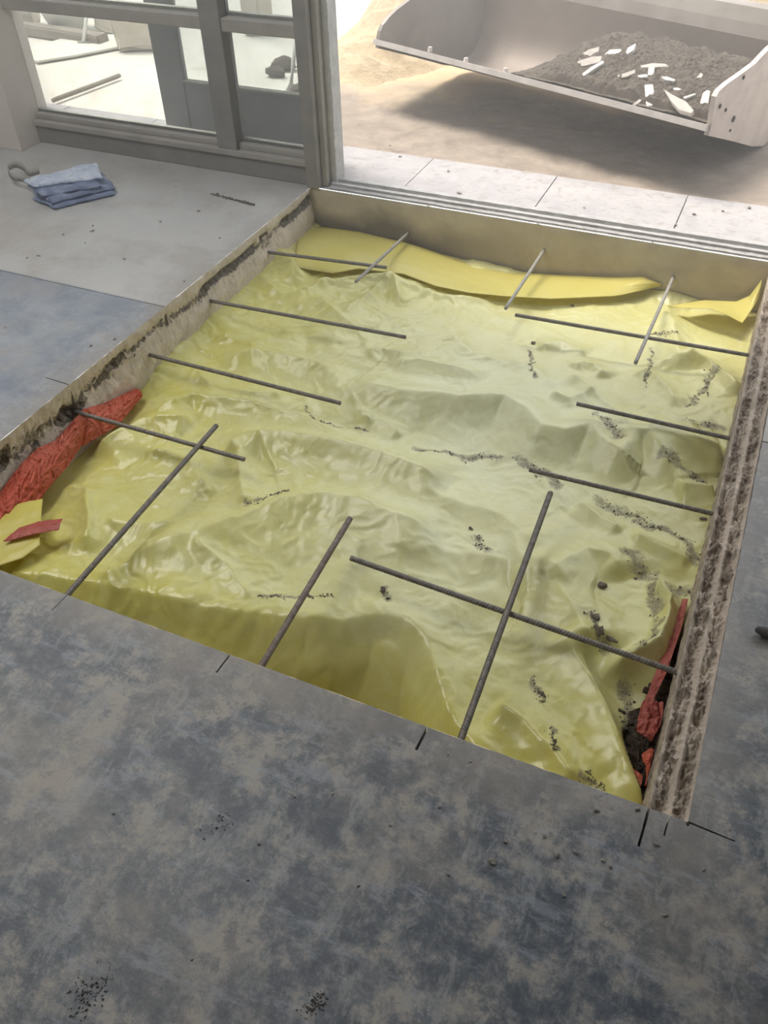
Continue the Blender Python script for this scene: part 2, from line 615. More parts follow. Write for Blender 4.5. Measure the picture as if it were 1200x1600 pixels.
# wobble long pit edges very slightly so they read as a saw cut through concrete
def densify(P):
    out = []
    n = len(P)
    for i in range(n):
        p, q = P[i], P[(i + 1) % n]
        out.append(p)
        L = math.hypot(q[0] - p[0], q[1] - p[1])
        if L > .2 and abs(p[0]) < 2.2 and abs(q[0]) < 2.2:
            k = int(L / .02)
            for j in range(1, k):
                t = j / k
                out.append((p[0] + (q[0] - p[0]) * t + random.uniform(-.0009, .0009), p[1] + (q[1] - p[1]) * t + random.uniform(-.0009, .0009)))
    return out


hole = densify(hole)
outer = [(-5.0, -3.0), (3.4, -3.0), (3.4, 3.50), (-5.0, 3.50)]
ov = [bm.verts.new((x, y, 0)) for x, y in outer]
hv = [bm.verts.new((x, y, 0)) for x, y in hole]
es = []
for L in (ov, hv):
    for i in range(len(L)):
        es.append(bm.edges.new((L[i], L[(i + 1) % len(L)])))
bmesh.ops.triangle_fill(bm, use_beauty=True, use_dissolve=False, edges=es)
lo = [bm.verts.new((v.co.x, v.co.y, -.20)) for v in hv]
for i in range(len(hv)):
    j = (i + 1) % len(hv)
    a3, b3 = hv[i].co, hv[j].co
    if abs(a3.x - PX0) < .004 and abs(b3.x - PX0) < .004:
        continue
    if abs(a3.y - PY1) < .004 and abs(b3.y - PY1) < .004:
        continue
    if abs(a3.y - PY0) < .004 and abs(b3.y - PY0) < .004 and max(a3.x, b3.x) < PXL:
        continue
    bm.faces.new((hv[i], hv[j], lo[j], lo[i]))
bmesh.ops.recalc_face_normals(bm, faces=bm.faces)
me = bpy.data.meshes.new('floor')
bm.to_mesh(me)
bm.free()
for p in me.polygons:
    if p.normal.z < -.5:
        p.flip()
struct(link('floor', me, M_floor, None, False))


def set_attr(o, name, arr):
    at = o.data.attributes.new(name, 'FLOAT', 'POINT')
    at.data.foreach_set('value', np.asarray(arr, np.float32).ravel())


# pit end wall below the door threshold
xs = np.linspace(PX0 - .01, PXL + .02, 240)
zs = np.linspace(-.003, ZB - .02, 40)
X, Zg = np.meshgrid(xs, zs)
Y = PY1 - .004 + (.003 * fbm(X * 9, Zg * 9, 3)) * sstep(0, -.02, Zg) + .0045 * sstep(-.012, 0, Zg)
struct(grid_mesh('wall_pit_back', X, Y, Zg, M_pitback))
# front face (under the near floor edge, seen only from other viewpoints)
Y = PY0 + .002 + .003 * sstep(0, -.02, Zg) * fbm(X * 9, Zg * 9, 5)
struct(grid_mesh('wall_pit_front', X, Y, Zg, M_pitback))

# left broken face
ys = np.linspace(PY0 - .01, PY1 + .01, 720)
zs = np.linspace(0.0, ZB - .02, 84)
Yg, Zg = np.meshgrid(ys, zs)
bandc = -.062 + .018 * noise(Yg * 4, Yg * 0 + 3, 3) - .012 * sstep(1.9, 1.5, Yg)
bandw = .022 + .012 * noise(Yg * 6, Yg * 0, 9) + .02 * sstep(2.2, 1.4, Yg)
bm_ = np.exp(-((Zg - bandc) / np.maximum(bandw, .012)) ** 2)
rough = fbm(Yg * 28, Zg * 28, 4, 4, .6)
patch = sstep(-.15, .35, fbm(Yg * 7, Zg * 9, 12, 3))
brk = bm_ * (.45 + .75 * patch)
X = PX0 + .002 - brk * (.016 + .014 * np.abs(rough)) + .0035 * fbm(Yg * 14, Zg * 14, 8) + .002 * rough
X = X * (1 - sstep(-.010, 0, Zg)) + (PX0 + .0005) * sstep(-.010, 0, Zg)
low = sstep(-.10, -.13, Zg)
X = X + .008 * low
o = struct(grid_mesh('wall_pit_left', X, Yg, Zg, M_broken_left))
set_attr(o, 'broken', np.clip(brk * 1.15 + .1 * rough * bm_, 0, 1) * (Zg < -.015))

# right ledge: two saw lines with the topping broken out between them, then the face
us = np.linspace(0, 1, 56)
ys = np.linspace(PY0 + .003, PY1, 900)
U, Yg = np.meshgrid(us, ys)
Xw = PX1 + (PXL - .002 - PX1 + .008 * (Yg - PY0) / 2.45) * U
n1 = fbm(Xw * 24, Yg * 20, 21, 5, .65)
n2 = np.abs(fbm(Xw * 60, Yg * 50, 22, 3, .6))
mid = .5 + .05 * noise(Yg * 3, Yg * 0, 5)
chan1 = np.exp(-((U - .27) / .20) ** 4)
chan2 = np.exp(-((U - .77) / .18) ** 4)
midk = sstep(-.1, .2, noise(Yg * 5, Yg * 0 + 7, 6))
Z = -.003 - .010 * np.minimum(1, U * 6) * 0 - chan1 * (.010 + .016 * (n1 + .4) + .006 * n2) - chan2 * (.010 + .016 * (n1 + .3) + .006 * n2)
Z -= np.exp(-((U - mid) / .09) ** 2) * (.010 * (1 - midk) + .002)
Z -= .006 * np.exp(-(U / .12) ** 2) * (.5 + noise(Yg * 8, Yg * 0, 15)) + .004
Z += .005 * sstep(.95, 1, U)
Z = np.minimum(Z, -.001)
# add the vertical face under the inner line
k = 26
zf = np.linspace(1, 0, k)[None, :]
Zface = Z[:, :1] * zf + (ZB - .02) * (1 - zf)
Yf = np.repeat(Yg[:, :1], k, 1)
Xf = PX1 + .004 * fbm(Yf * 18, Zface * 18, 31, 3) + .006 * (1 - zf) ** .5 * 1.2
Xf[:, 0] = PX1
Xa = np.concatenate([Xf[:, ::-1], Xw[:, 1:]], 1)
Ya = np.concatenate([Yf, Yg[:, 1:]], 1)
Za = np.concatenate([Zface[:, ::-1], Z[:, 1:]], 1)
br = np.clip(chan1 + chan2, 0, 1) * (.50 - .55 * n1) * (.35 + .85 * sstep(-.35, .35, fbm(Xw * 14, Yg * 9, 25, 3)))
bra = np.concatenate([np.full(Zface.shape, .45), br[:, 1:]], 1)
o = struct(grid_mesh('wall_pit_right', Xa, Ya, Za, M_broken_right))
set_attr(o, 'broken', bra)

# soil bed under the plastic
xs = np.linspace(PX0 - .02, PX1 + .03, 320)
ys = np.linspace(PY0 - .02, PY1 + .02, 380)
X, Y = np.meshgrid(xs, ys)
soilz = -.62 + .018 * fbm(X * 9, Y * 9, 41, 4, .6) + .010 * np.abs(fbm(X * 40, Y * 40, 42, 3))
soilz += .37 * sstep(-.10, .02, X) * sstep(1.72, 1.55, Y)
tag(grid_mesh('soil_bed', X, Y, soilz, M_soil, smooth=False), 'dark crumbly soil showing between the yellow sheet and the right pit edge', 'soil', kind='stuff')

# ------------------------------------------------------------------ yellow membrane
xs = np.linspace(PX0 + .004, PX1 + .013, 348)
ys = np.linspace(PY0 + .007, PY1 - .010, 420)
X, Y = np.meshgrid(xs, ys)


def poly_dist(P, X, Y):
    """signed distance (positive on the left of the direction of travel = towards the door for left-to-right lines) and taper"""
    best = np.full(X.shape, 1e9)
    sgn = np.zeros(X.shape)
    tt = np.zeros(X.shape)
    seg = np.hypot(*(np.diff(P, axis=0).T))
    tot = seg.sum()
    acc = 0
    for i in range(len(P) - 1):
        a, b = P[i], P[i + 1]
        d = b - a
        L2 = d @ d
        t = np.clip(((X - a[0]) * d[0] + (Y - a[1]) * d[1]) / L2, 0, 1)
        dx = X - (a[0] + t * d[0])
        dy = Y - (a[1] + t * d[1])
        dist = np.hypot(dx, dy)
        s = np.sign(d[0] * dy - d[1] * dx)
        mk = dist < best
        best = np.where(mk, dist, best)
        sgn = np.where(mk, s, sgn)
        tt = np.where(mk, (acc + t * seg[i]) / tot, tt)
        acc += seg[i]
    return best * sgn, tt


# fold crests read along the sheet: (points, height, width towards the door, width towards the camera, sharpness)
FOLDS = [
    ([(505, 590), (545, 606), (625, 620), (716, 630), (783, 628), (820, 650), (846, 676), (880, 682), (920, 674), (945, 700), (967, 711), (992, 682), (1012, 682), (1050, 742), (1069, 757)], .062, .16, .075, 1.5),
    ([(1010, 678), (1075, 693), (1132, 700)], .040, .10, .050, 1.3),
    ([(1060, 756), (1090, 757), (1122, 757)], .035, .05, .05, 1.2),
    ([(385, 700), (404, 682), (458, 689), (533, 697), (592, 714), (662, 738), (700, 752)], .055, .10, .085, 1.3),
    ([(180, 880), (225, 867), (292, 847), (375, 813), (440, 786), (500, 778), (558, 785), (633, 816), (700, 835)], .050, .09, .16, 1.3),
    ([(150, 800), (215, 812), (300, 815), (372, 808)], .018, .05, .05, 1.2),
    ([(640, 755), (720, 775), (790, 800), (850, 850)], .020, .12, .08, 1.5),
    ([(600, 850), (680, 845), (760, 858), (820, 872)], .014, .08, .06, 1.5),
    ([(80, 750), (110, 752), (133, 762), (138, 820), (130, 850)], .030, .05, .05, 1.2),
    ([(140, 690), (170, 672), (225, 651), (292, 653), (300, 655)], .035, .06, .07, 1.2),
    ([(225, 690), (260, 700), (290, 712), (330, 760)], .022, .04, .05, 1.1),
    ([(225, 640), (300, 618), (400, 632), (470, 655), (520, 690)], .040, .05, .06, 1.1),
    ([(350, 680), (376, 700), (372, 740), (384, 790)], .030, .05, .03, 1.2),
    ([(150, 900), (200, 872), (240, 851), (300, 842)], .018, .04, .05, 1.2),
    ([(800, 893), (829, 890), (850, 900), (883, 933), (905, 970), (925, 1010)], .045, .10, .12, 1.4),
    ([(850, 905), (880, 880), (917, 856), (954, 862), (975, 890)], .030, .10, .08, 1.4),
    ([(875, 985), (905, 1030), (930, 1070), (955, 1125), (980, 1180), (1012, 1258)], .035, .05, .08, 1.2),
    ([(1012, 893), (1035, 905), (1052, 935), (1048, 965), (1033, 1000), (992, 1022), (942, 1036)], .042, .022, .028, 1.5),
    ([(900, 772), (940, 795), (975, 817)], .018, .03, .03, 1.2),
    ([(985, 826), (1030, 843), (1088, 868)], .020, .03, .03, 1.2),
    ([(770, 1086), (820, 1120), (870, 1170), (905, 1225)], .030, .06, .05, 1.4),
    ([(1032, 475), (1052, 500), (1060, 540), (1066, 565)], .035, .09, .07, 1.5),
    ([(1067, 545), (1108, 559), (1158, 602)], .030, .07, .04, 1.3),
    ([(858, 613), (890, 622), (915, 612), (933, 605)], .022, .06, .035, 1.4),
    ([(896, 562), (912, 553), (930, 558), (944, 575)], .020, .05, .03, 1.4),
    ([(842, 528), (880, 524), (920, 541)], .016, .06, .05, 1.5),
    ([(888, 570), (933, 613), (985, 670)], .022, .03, .03, 1.1),
    ([(985, 575), (1015, 565), (1045, 600), (1065, 622)], .018, .04, .03, 1.1),
    ([(1000, 620), (1020, 640), (1060, 655), (1100, 662)], .018, .04, .04, 1.3),
    ([(612, 566), (650, 562), (696, 570), (752, 588)], .026, .10, .045, 1.4),
    ([(570, 540), (600, 535), (628, 552)], .020, .05, .03, 1.3),
    ([(533, 488), (592, 437), (614, 426), (625, 465)], .026, .05, .04, 1.1),
    ([(455, 470), (500, 460), (533, 488), (560, 505)], .022, .06, .05, 1.2),
    ([(345, 560), (395, 545), (440, 552), (500, 566), (540, 590)], .030, .08, .06, 1.3),
    ([(340, 515), (392, 535), (440, 522), (480, 515)], .022, .05, .05, 1.2),
    ([(400, 430), (440, 455), (470, 450), (520, 430)], .024, .05, .04, 1.2),
    ([(420, 400), (455, 405), (458, 438)], .035, .04, .04, 1.1),
    ([(300, 560), (330, 600), (400, 610), (450, 605)], .022, .05, .05, 1.2),
    ([(545, 615), (565, 650), (580, 655)], .025, .03, .025, 1.1),
    ([(560, 640), (600, 655), (625, 672)], .020, .03, .04, 1.2),
    ([(470, 440), (540, 430), (600, 425), (700, 455), (780, 462)], .020, .06, .05, 1.4),
    ([(700, 500), (740, 545), (830, 560), (870, 600)], .014, .06, .05, 1.4),
    ([(300, 850), (360, 880), (390, 930)], .012, .03, .03, 1.1),
]
Zs = np.full(X.shape, -.228)
wx = X + .009 * fbm(X * 5, Y * 5, 71)
wyy = Y + .009 * fbm(X * 5, Y * 5, 72)
for P, A, wb, wf, sh in FOLDS:
    P = np.array([atz(px, py, -.175)[:2] for px, py in P])
    s, t = poly_dist(P, wx, wyy)
    w_ = np.where(s > 0, wb, wf)
    taper = sstep(-.02, .14, t) * sstep(1.02, .86, t)
    prof = np.exp(-(np.abs(s) / (w_ * .85)) ** (1 + (sh - 1) * .6))
    Zs += 1.5 * A * prof * taper
# slope down to the near wall below the plateau edge
PE = [(-40, 880), (50, 884), (125, 890), (208, 918), (292, 932), (362, 944), (480, 953), (575, 948), (660, 948), (725, 965), (770, 1040), (800, 1110), (835, 1185), (900, 1245), (1010, 1295)]
PE = np.array([atz(px, py, -.18)[:2] for px, py in PE])
_n = 9
_px = np.concatenate([PE[:_n, 0], [-.36, -.16, .14]])
_py = np.concatenate([PE[:_n, 1], [1.12, .99, .93]])
_xx = np.linspace(PX0 - .1, PX1 + .1, 400)
_yy = np.convolve(np.pad(np.interp(_xx, _px, _py), 14, mode='edge'), np.ones(29) / 29, mode='valid')
s = wyy - np.interp(wx, _xx, _yy)
Zs -= .27 * (np.clip(-s - .01, 0, .6) / .30) ** 1.15
Zs -= .17 * sstep(.10, .26, -s) * (1 - .5 * sstep(-.6, -.2, X))
Zs += .022 * np.exp(-(s / .07) ** 2)
# general crumple
left = sstep(-.4, -1.4, X)
Zs += .010 * fbm(X * 3.2, Y * 4.2, 61, 3)
wxx = X * 6 + 1.2 * fbm(X * 3, Y * 3, 73)
wyy2 = Y * 7 + 1.2 * fbm(X * 3, Y * 3, 74)
Zs += (.0028 + .0030 * left) * ridged(wxx, wyy2, 62, 3, .45)
Zs += .0007 * ridged(wxx * 3.1, wyy2 * 2.6, 65, 2, .5) * (.5 + 1 * left)
# edges: up the left wall past y=1.95, down beside the red strip, up the far wall
dl = X - PX0
Zs += .050 * np.exp(-(dl / .10) ** 1.5) * sstep(1.9, 2.1, Y)
Zs -= .035 * np.exp(-(dl / .14) ** 2) * sstep(1.95, 1.75, Y)
db = PY1 - Y
Zs += np.exp(-(db / .05) ** 1.4) * (.01 + .035 * np.exp(-((X + .2) / .14) ** 2))
# the lower layer at the right: step down past the top sheet's edge and then under the soil
E1 = np.array([atz(px, py, -.185)[:2] for px, py in [(905, 1000), (930, 1060), (958, 1120), (985, 1180), (1016, 1266), (1020, 1290)]])
s, t = poly_dist(E1, X, Y)
xe = np.interp(Y, E1[::-1, 1], E1[::-1, 0])
st = sstep(-.002, .010, X - xe) * sstep(1.45, 1.36, Y)
Zs -= .030 * st
E2 = np.array([atz(px, py, -.215)[:2] for px, py in [(1074, 905), (1066, 940), (1050, 1000), (1030, 1050), (1008, 1100), (985, 1125), (975, 1135), (990, 1200), (1010, 1262)]])
xe2 = np.interp(Y, E2[::-1, 1], E2[::-1, 0])
off = sstep(-.004, .022, X - xe2) * sstep(1.64, 1.58, Y)
Zs = Zs * (1 - off) + off * (-.34)
# never above the steel, never through the soil bed elsewhere
Zs = np.where(off > .02, Zs, np.maximum(Zs, -.25 - .34 * sstep(1.30, 1.0, Y)))
Zs = -.132 - np.log1p(np.exp(-(Zs + .132) * 90)) / 90
sheet = grid_mesh('plastic_sheet', X, Y, Zs, M_yellow)
tag(sheet, 'large crumpled yellow plastic sheet lining the pit floor under the steel bars', 'plastic sheet')
film = .36 + .65 * np.exp(-(((X + .65) / .55) ** 2 + ((Y - 2.35) / .55) ** 2)) + .35 * np.exp(-(((X + .55) / .35) ** 2 + ((Y - 1.6) / .3) ** 2)) - .35 * sstep(1.35, 1.05, Y) - .2 * sstep(-1.3, -1.75, X)  # cement dust film, strengthened mid-sheet to paint in the sky sheen
slope = np.gradient(Zs, axis=0)
set_attr(sheet, 'film', np.clip(film, 0, 1))
# dirt smears where the photograph shows them
DIRT = [([(1020, 900), (1028, 950), (1022, 990), (985, 1015)], .016), ([(985, 855), (1010, 880), (1040, 900), (1085, 905)], .03), ([(1000, 800), (1040, 810), (1080, 830), (1092, 860)], .02),
        ([(940, 770), (985, 785), (1020, 800)], .022), ([(1035, 715), (1060, 725), (1110, 745)], .02), ([(810, 705), (850, 725), (880, 745)], .02), ([(655, 690), (720, 698), (790, 700)], .018),
        ([(930, 650), (955, 670), (962, 690)], .025), ([(1050, 645), (1090, 655), (1120, 650)], .03), ([(1075, 620), (1110, 590), (1115, 570)], .018), ([(830, 530), (833, 560), (838, 585)], .010),
        ([(1020, 530), (1018, 560), (1012, 590)], .008), ([(475, 625), (490, 650), (520, 657), (575, 665)], .006), ([(405, 925), (470, 918), (520, 922)], .008), ([(385, 785), (410, 780), (450, 760)], .012),
        ([(835, 1040), (842, 1065), (850, 1085)], .010), ([(860, 1130), (870, 1160), (878, 1175)], .012), ([(910, 1195), (930, 1215), (945, 1235)], .02), ([(925, 960), (930, 985), (950, 1005)], .02),
        ([(745, 830), (760, 850)], .018), ([(600, 905), (605, 925)], .012), ([(1020, 510), (1040, 515), (1060, 520)], .012), ([(980, 1050), (985, 1090), (982, 1120)], .02)]
dm = np.zeros(X.shape)
for P, r in DIRT:
    P = np.array([atz(px, py, -.18)[:2] for px, py in P])
    s, t = poly_dist(P, X + .012 * fbm(X * 16, Y * 16, 77, 3), Y + .012 * fbm(X * 16, Y * 16, 78, 3))
    r = r * (.55 + .9 * sstep(-.4, .5, noise(X * 18, Y * 18, 79)))
    dm = np.maximum(dm, np.exp(-(s / (r * 1.6)) ** 2))
set_attr(sheet, 'dirt', dm)


def sheet_z(x, y):
    i = int(np.clip(round((x - xs[0]) / (xs[1] - xs[0])), 0, len(xs) - 1))
    j = int(np.clip(round((y - ys[0]) / (ys[1] - ys[0])), 0, len(ys) - 1))
    return float(Zs[j, i])


def on_sheet(px, py):
    z = -.18
    for _ in range(6):
        p = atz(px, py, z)
        z = sheet_z(p[0], p[1])
    return atz(px, py, z)


# loose crumbs lying along those smears
def crumbs(name, lines, n, r0, r1, zfun, mat, label, seed=3, cat='dirt crumbs'):
    rnd = random.Random(seed)
    V = []
    F = []
    protos = []
    for k in range(6):
        me_ = rock_mesh('p', 1, 50 + k, None, .7, 1)
        protos.append(([v.co.copy() for v in me_.vertices], [tuple(p.vertices) for p in me_.polygons]))
        bpy.data.meshes.remove(me_)
    for _ in range(n):
        P, r = rnd.choice(lines)
        i = rnd.randrange(len(P) - 1)
        t = rnd.random()
        q = P[i] * (1 - t) + P[i + 1] * t
        x = q[0] + rnd.gauss(0, r * .5)
        y = q[1] + rnd.gauss(0, r * .5)
        if name == 'dirt_crumbs':
            wx_, wy_ = float(fbm(x * 16, y * 16, 77, 3)), float(fbm(x * 16, y * 16, 78, 3))
            x, y = x - .012 * wx_, y - .012 * wy_
        z = zfun(x, y)
        if z is None:
            continue
        s_ = rnd.uniform(r0, r1) * (1.0 if rnd.random() < .85 else 1.7)
        vs, fs = rnd.choice(protos)
        rz = rnd.uniform(0, 6.28)
        c_, s2 = math.cos(rz), math.sin(rz)
        b = len(V)
        for v in vs:
            V.append((x + s_ * (v.x * c_ - v.y * s2), y + s_ * (v.x * s2 + v.y * c_), z + s_ * (v.z + .35)))
        F += [tuple(b + q2 for q2 in f_) for f_ in fs]
    o = mesh_from(name, V, F, mat, None, False)
    return tag(o, label, cat, kind='stuff')


lines = [(np.array([atz(px, py, -.18)[:2] for px, py in P]), r) for P, r in DIRT]
crumbs('dirt_crumbs', lines, 1100, .0010, .0036, sheet_z, M_dirt, 'grey dirt crumbs scattered in streaks over the yellow plastic sheet')
soil_line = [(np.array([atz(px, py, -.24)[:2] for px, py in [(995, 1130), (1000, 1180), (1010, 1230)]]), .03),
             (np.array([atz(px, py, -.24)[:2] for px, py in [(1075, 960), (1055, 1040), (1035, 1110), (1020, 1200)]]), .02)]
crumbs('soil_crumbs', soil_line, 420, .003, .010, lambda x, y: -.245 if x < PX1 - .01 else None, M_soil, 'dark soil crumbs heaped along the right pit edge by the red plastic', 8, 'soil')

# bigger clods that can be told apart
CL = [(940, 915, .016, 'grey dirt clod on the yellow sheet, above the hooked dirt clump near the right edge'),
      (932, 965, .014, 'upper lump of the hooked dirt clump on the yellow sheet near the right bars'),
      (938, 985, .017, 'middle lump of the hooked dirt clump on the yellow sheet near the right bars'),
      (952, 1000, .015, 'lower lump of the hooked dirt clump, just behind the crossing steel bar'),
      (1098, 811, .010, 'small dark clod on the yellow sheet by the root of the third right bar'),
      (735, 826, .008, 'small white speckled pebble on the yellow sheet left of the smooth upright bar'),
      (832, 537, .012, 'small dark clod on the pale middle of the yellow sheet'),
      (894, 478, .010, 'tiny dark clod near the back flap between the two right back bars')]
for i, (px, py, r, lab) in enumerate(CL):
    p = on_sheet(px, py)
    me_ = rock_mesh('dirt_clod', r, 90 + i, M_dirt, .6)
    o = link('dirt_clod', me_)
    me_.polygons.foreach_set('use_smooth', [False] * len(me_.polygons))
    o.location = (p[0], p[1], p[2] + r * .3)
    tag(o, lab, 'dirt clod')


# ------------------------------------------------------------------ sheet pieces built between two edges
def resample(P, n):
    P = np.array(P, float)
    s = np.concatenate([[0], np.cumsum(np.linalg.norm(np.diff(P, axis=0), axis=1))])
    t = np.linspace(0, s[-1], n)
    return np.stack([np.interp(t, s, P[:, k]) for k in range(3)], 1)


def ruled(name, A, B, nu, nv, mat, crumple=.004, fr=9, seed=1, bulge=0.0, axis=(0, 0, 1), thick=.0012, sag=0, parent=None):
    A = resample(A, nu)
    B = resample(B, nu)
    t = np.linspace(0, 1, nv)[None, :, None]
    P = A[:, None, :] * (1 - t) + B[:, None, :] * t
    L = np.linalg.norm(A[-1] - A[0])
    W = np.linalg.norm(A[nu // 2] - B[nu // 2])
    u = np.linspace(0, L, nu)[:, None] + 0 * t[..., 0]
    v = 0 * u + t[..., 0] * W
    d = crumple * ridged(u * fr + .8 * noise(u * fr * .6, v * fr * .6, seed + 5), v * fr, seed, 3, .5)
    d = d + bulge * np.sin(np.pi * t[..., 0])
    P = P + d[..., None] * np.array(axis, float)
    o = grid_mesh(name, P[..., 0], P[..., 1], P[..., 2], mat, parent)
    if thick:
        md = o.modifiers.new('thickness', 'SOLIDIFY')
        md.thickness = thick
    return o


# upturned lap along the far wall
top = [(470, 350), (560, 362), (640, 380), (700, 400), (740, 412), (800, 425), (880, 430), (960, 434), (1005, 433), (1034, 445)]
bot = [(462, 418), (520, 427), (560, 420), (630, 428), (680, 447), (735, 458), (790, 463), (860, 467), (960, 463), (1000, 455), (1034, 447)]
A = [aty(px, py, PY1 - .014) for px, py in top]
B = []
for i, (px, py) in enumerate(bot):
    zz = -.185 if i < len(bot) - 2 else -.18
    B.append(atz(px, py, zz + .0))
o = ruled('sheet_flap', A, B, 160, 26, M_yellow_flap, .0022, 5, 3, .012, (0, -.7, .7))
tag(o, 'long yellow plastic flap turned up against the far pit wall', 'plastic sheet')
top = [(1042, 478), (1070, 474), (1100, 469), (1150, 471), (1171, 462), (1190, 437)]
bot = [(1046, 481), (1080, 481), (1110, 482), (1133, 490), (1160, 505), (1196, 468)]
ya = [3.24, 3.26, 3.30, 3.33, 3.345, 3.358]
A = [aty(px, py, y_) for (px, py), y_ in zip(top, ya)]
yb_ = [3.23, 3.20, 3.18, 3.17, 3.15, 3.33]
B = [aty(px, py, y_) for (px, py), y_ in zip(bot, yb_)]
A[-1][0] = min(A[-1][0], PX1 - .006)
B[-1][0] = min(B[-1][0], PX1 - .006)
o = ruled('sheet_flap', A, B, 70, 18, M_yellow_flap, .001, 6, 5, .006, (0, -.6, .6))
tag(o, 'bright yellow pointed plastic flap standing up in the far right pit corner', 'plastic sheet')
# folded lap in the near left corner
A = [atz(px, py, -.16) for px, py in [(-60, 815), (0, 797), (40, 786), (67, 780)]]
B = [atz(px, py, -.165) for px, py in [(-60, 915), (0, 884), (35, 872), (62, 852)]]
o = ruled('sheet_flap', A, B, 50, 30, M_yellow_flap, .003, 7, 9, .004)
tag(o, 'loose yellow plastic flap under the red strip in the near left corner', 'plastic sheet')

# red polythene on the left wall
ut = [(212, 608), (190, 618), (160, 632), (130, 640), (105, 668), (85, 690), (60, 700), (40, 718), (20, 742), (0, 770), (-40, 805)]
lt = [(222, 620), (205, 640), (185, 665), (160, 680), (125, 700), (105, 730), (80, 758), (55, 790), (25, 820), (0, 846), (-40, 885)]
A = [atx(px, py, PX0 + .010) for px, py in ut]
B = [atz(px, py, -.200) for px, py in lt]
o = ruled('red_plastic_strip', A, B, 260, 54, M_red, .0065, 34, 12, .022, (.6, -.3, .7))
tag(o, 'long crumpled shiny red plastic strip tucked along the left pit wall', 'plastic strip')
A = [atz(px, py, -.148) for px, py in [(5, 846), (30, 825), (62, 815), (98, 811)]]
B = [atz(px, py, -.150) for px, py in [(8, 847), (40, 839), (66, 833), (92, 828)]]
o = ruled('red_plastic_scrap', A, B, 60, 14, M_red_dusty, .0016, 20, 13, .003)
tag(o, 'small pointed scrap of red plastic lying on the near left yellow flap', 'plastic scrap')


def red_piece(Lp, Rp, z0, z1, lab, seed, mat=M_red_dusty, cr=.006, fr=42, bulge=.010, nm='red_plastic_scrap'):
    A = [atz(px, py, z0) for px, py in Lp]
    B = [atz(px, py, z1) for px, py in Rp]
    for q in A + B:
        if q[0] > PX1 - .004:
            q[0] = PX1 - .004
    o = ruled(nm, A, B, 120, 24, mat, cr, fr, seed, bulge)
    return tag(o, lab, 'plastic scrap')


red_piece([(1066, 938), (1050, 985), (1032, 1030), (1015, 1075), (1000, 1118)], [(1078, 938), (1070, 985), (1052, 1020), (1040, 1055), (1018, 1100)], -.215, -.205,
          'long narrow red plastic strip beside the right pit wall under a bar', 21, M_red_dusty, .003, 30, .002, 'red_plastic_strip')
red_piece([(1003, 1100), (997, 1120), (994, 1142), (1000, 1152), (1018, 1160)], [(1022, 1095), (1028, 1108), (1037, 1120), (1040, 1132), (1030, 1146)], -.205, -.195,
          'crumpled dusty red plastic bunch below the long narrow right strip', 22, M_red_dusty, .008, 40, .012)
red_piece([(1029, 1100), (1034, 1120), (1036, 1140)], [(1036, 1098), (1042, 1115), (1040, 1140)], -.175, -.17,
          'tiny upright red plastic curl against the right pit wall', 23, M_red_dusty, .002, 20, .003)
red_piece([(1001, 1184), (1008, 1200), (1010, 1220), (1018, 1234)], [(1027, 1174), (1029, 1195), (1024, 1215), (1020, 1236)], -.195, -.185,
          'bright crumpled red plastic scrap in the near right pit corner', 24, M_red, .008, 45, .010)
red_piece([(985, 1198), (995, 1206), (1004, 1212)], [(988, 1202), (994, 1216), (1001, 1230)], -.215, -.215,
          'small red plastic sliver left of the bright corner scrap', 25, M_red, .002, 20, .002)


# ------------------------------------------------------------------ steel bars
def rebar(pa, pb, r, mat, lab, ribbed=True, nmat=None):
    """pa = root in the concrete, pb = free end"""
    pa = Vector(map(float, pa))
    pb = Vector(map(float, pb))
    d = pb - pa
    L = d.length
    d.normalize()
    a = d.cross(Vector((0, 0, 1))).normalized()
    b = a.cross(d)
    nk = 14
    step = .0018 if ribbed else .02
    n = int(L / step)
    V = []
    for i in range(n + 1):
        s_ = L * i / n
        for k in range(nk):
            q = 2 * math.pi * k / nk
            rr = r
            if ribbed:
                ph = (s_ + .25 * r * math.cos(q) * 2) / .0085 * 2 * math.pi
                c_ = max(0, math.cos(ph)) ** 1.5
                rr = r * (.92 + .17 * c_) if abs(math.sin(q)) > .18 else r * 1.07
            c0 = pa + d * s_
            V.append(c0 + (a * math.cos(q) + b * math.sin(q)) * rr)
    F = []
    for i in range(n):
        for k in range(nk):
            k2 = (k + 1) % nk
            F.append((i * nk + k, i * nk + k2, (i + 1) * nk + k2, (i + 1) * nk + k))
    F.append(tuple(range(nk))[::-1])
    F.append(tuple(range(n * nk, (n + 1) * nk)))
    o = mesh_from('steel_bar', [v - pa for v in V], F, mat, None)
    o.location = pa
    return tag(o, lab, 'steel bar')


ZR = -.115


def bar(rt, fe, side, r=.0072, mat=None, lab='', ribbed=True, zr=ZR, ze=None):
    ze = zr if ze is None else ze
    e = atz(*fe, ze)
    if side == 'L':
        s_ = atx(*rt, PX0 + .002)
        s_ = s_ + (s_ - e) * (.03 / np.linalg.norm(s_ - e))
    elif side == 'B':
        s_ = aty(*rt, PY1 - .004)
        s_ = s_ + (s_ - e) * (.03 / np.linalg.norm(s_ - e))
    elif side == 'R':
        s_ = atz(*rt, zr)
        s_ = s_ + (s_ - e) * (.03 / np.linalg.norm(s_ - e))
    else:
        s_ = atz(*rt, zr)
        k = (PY0 - .02 - e[1]) / (s_[1] - e[1])
        s_ = e + (s_ - e) * k
    return rebar(s_, e, r, mat or M_rebar, lab, ribbed)


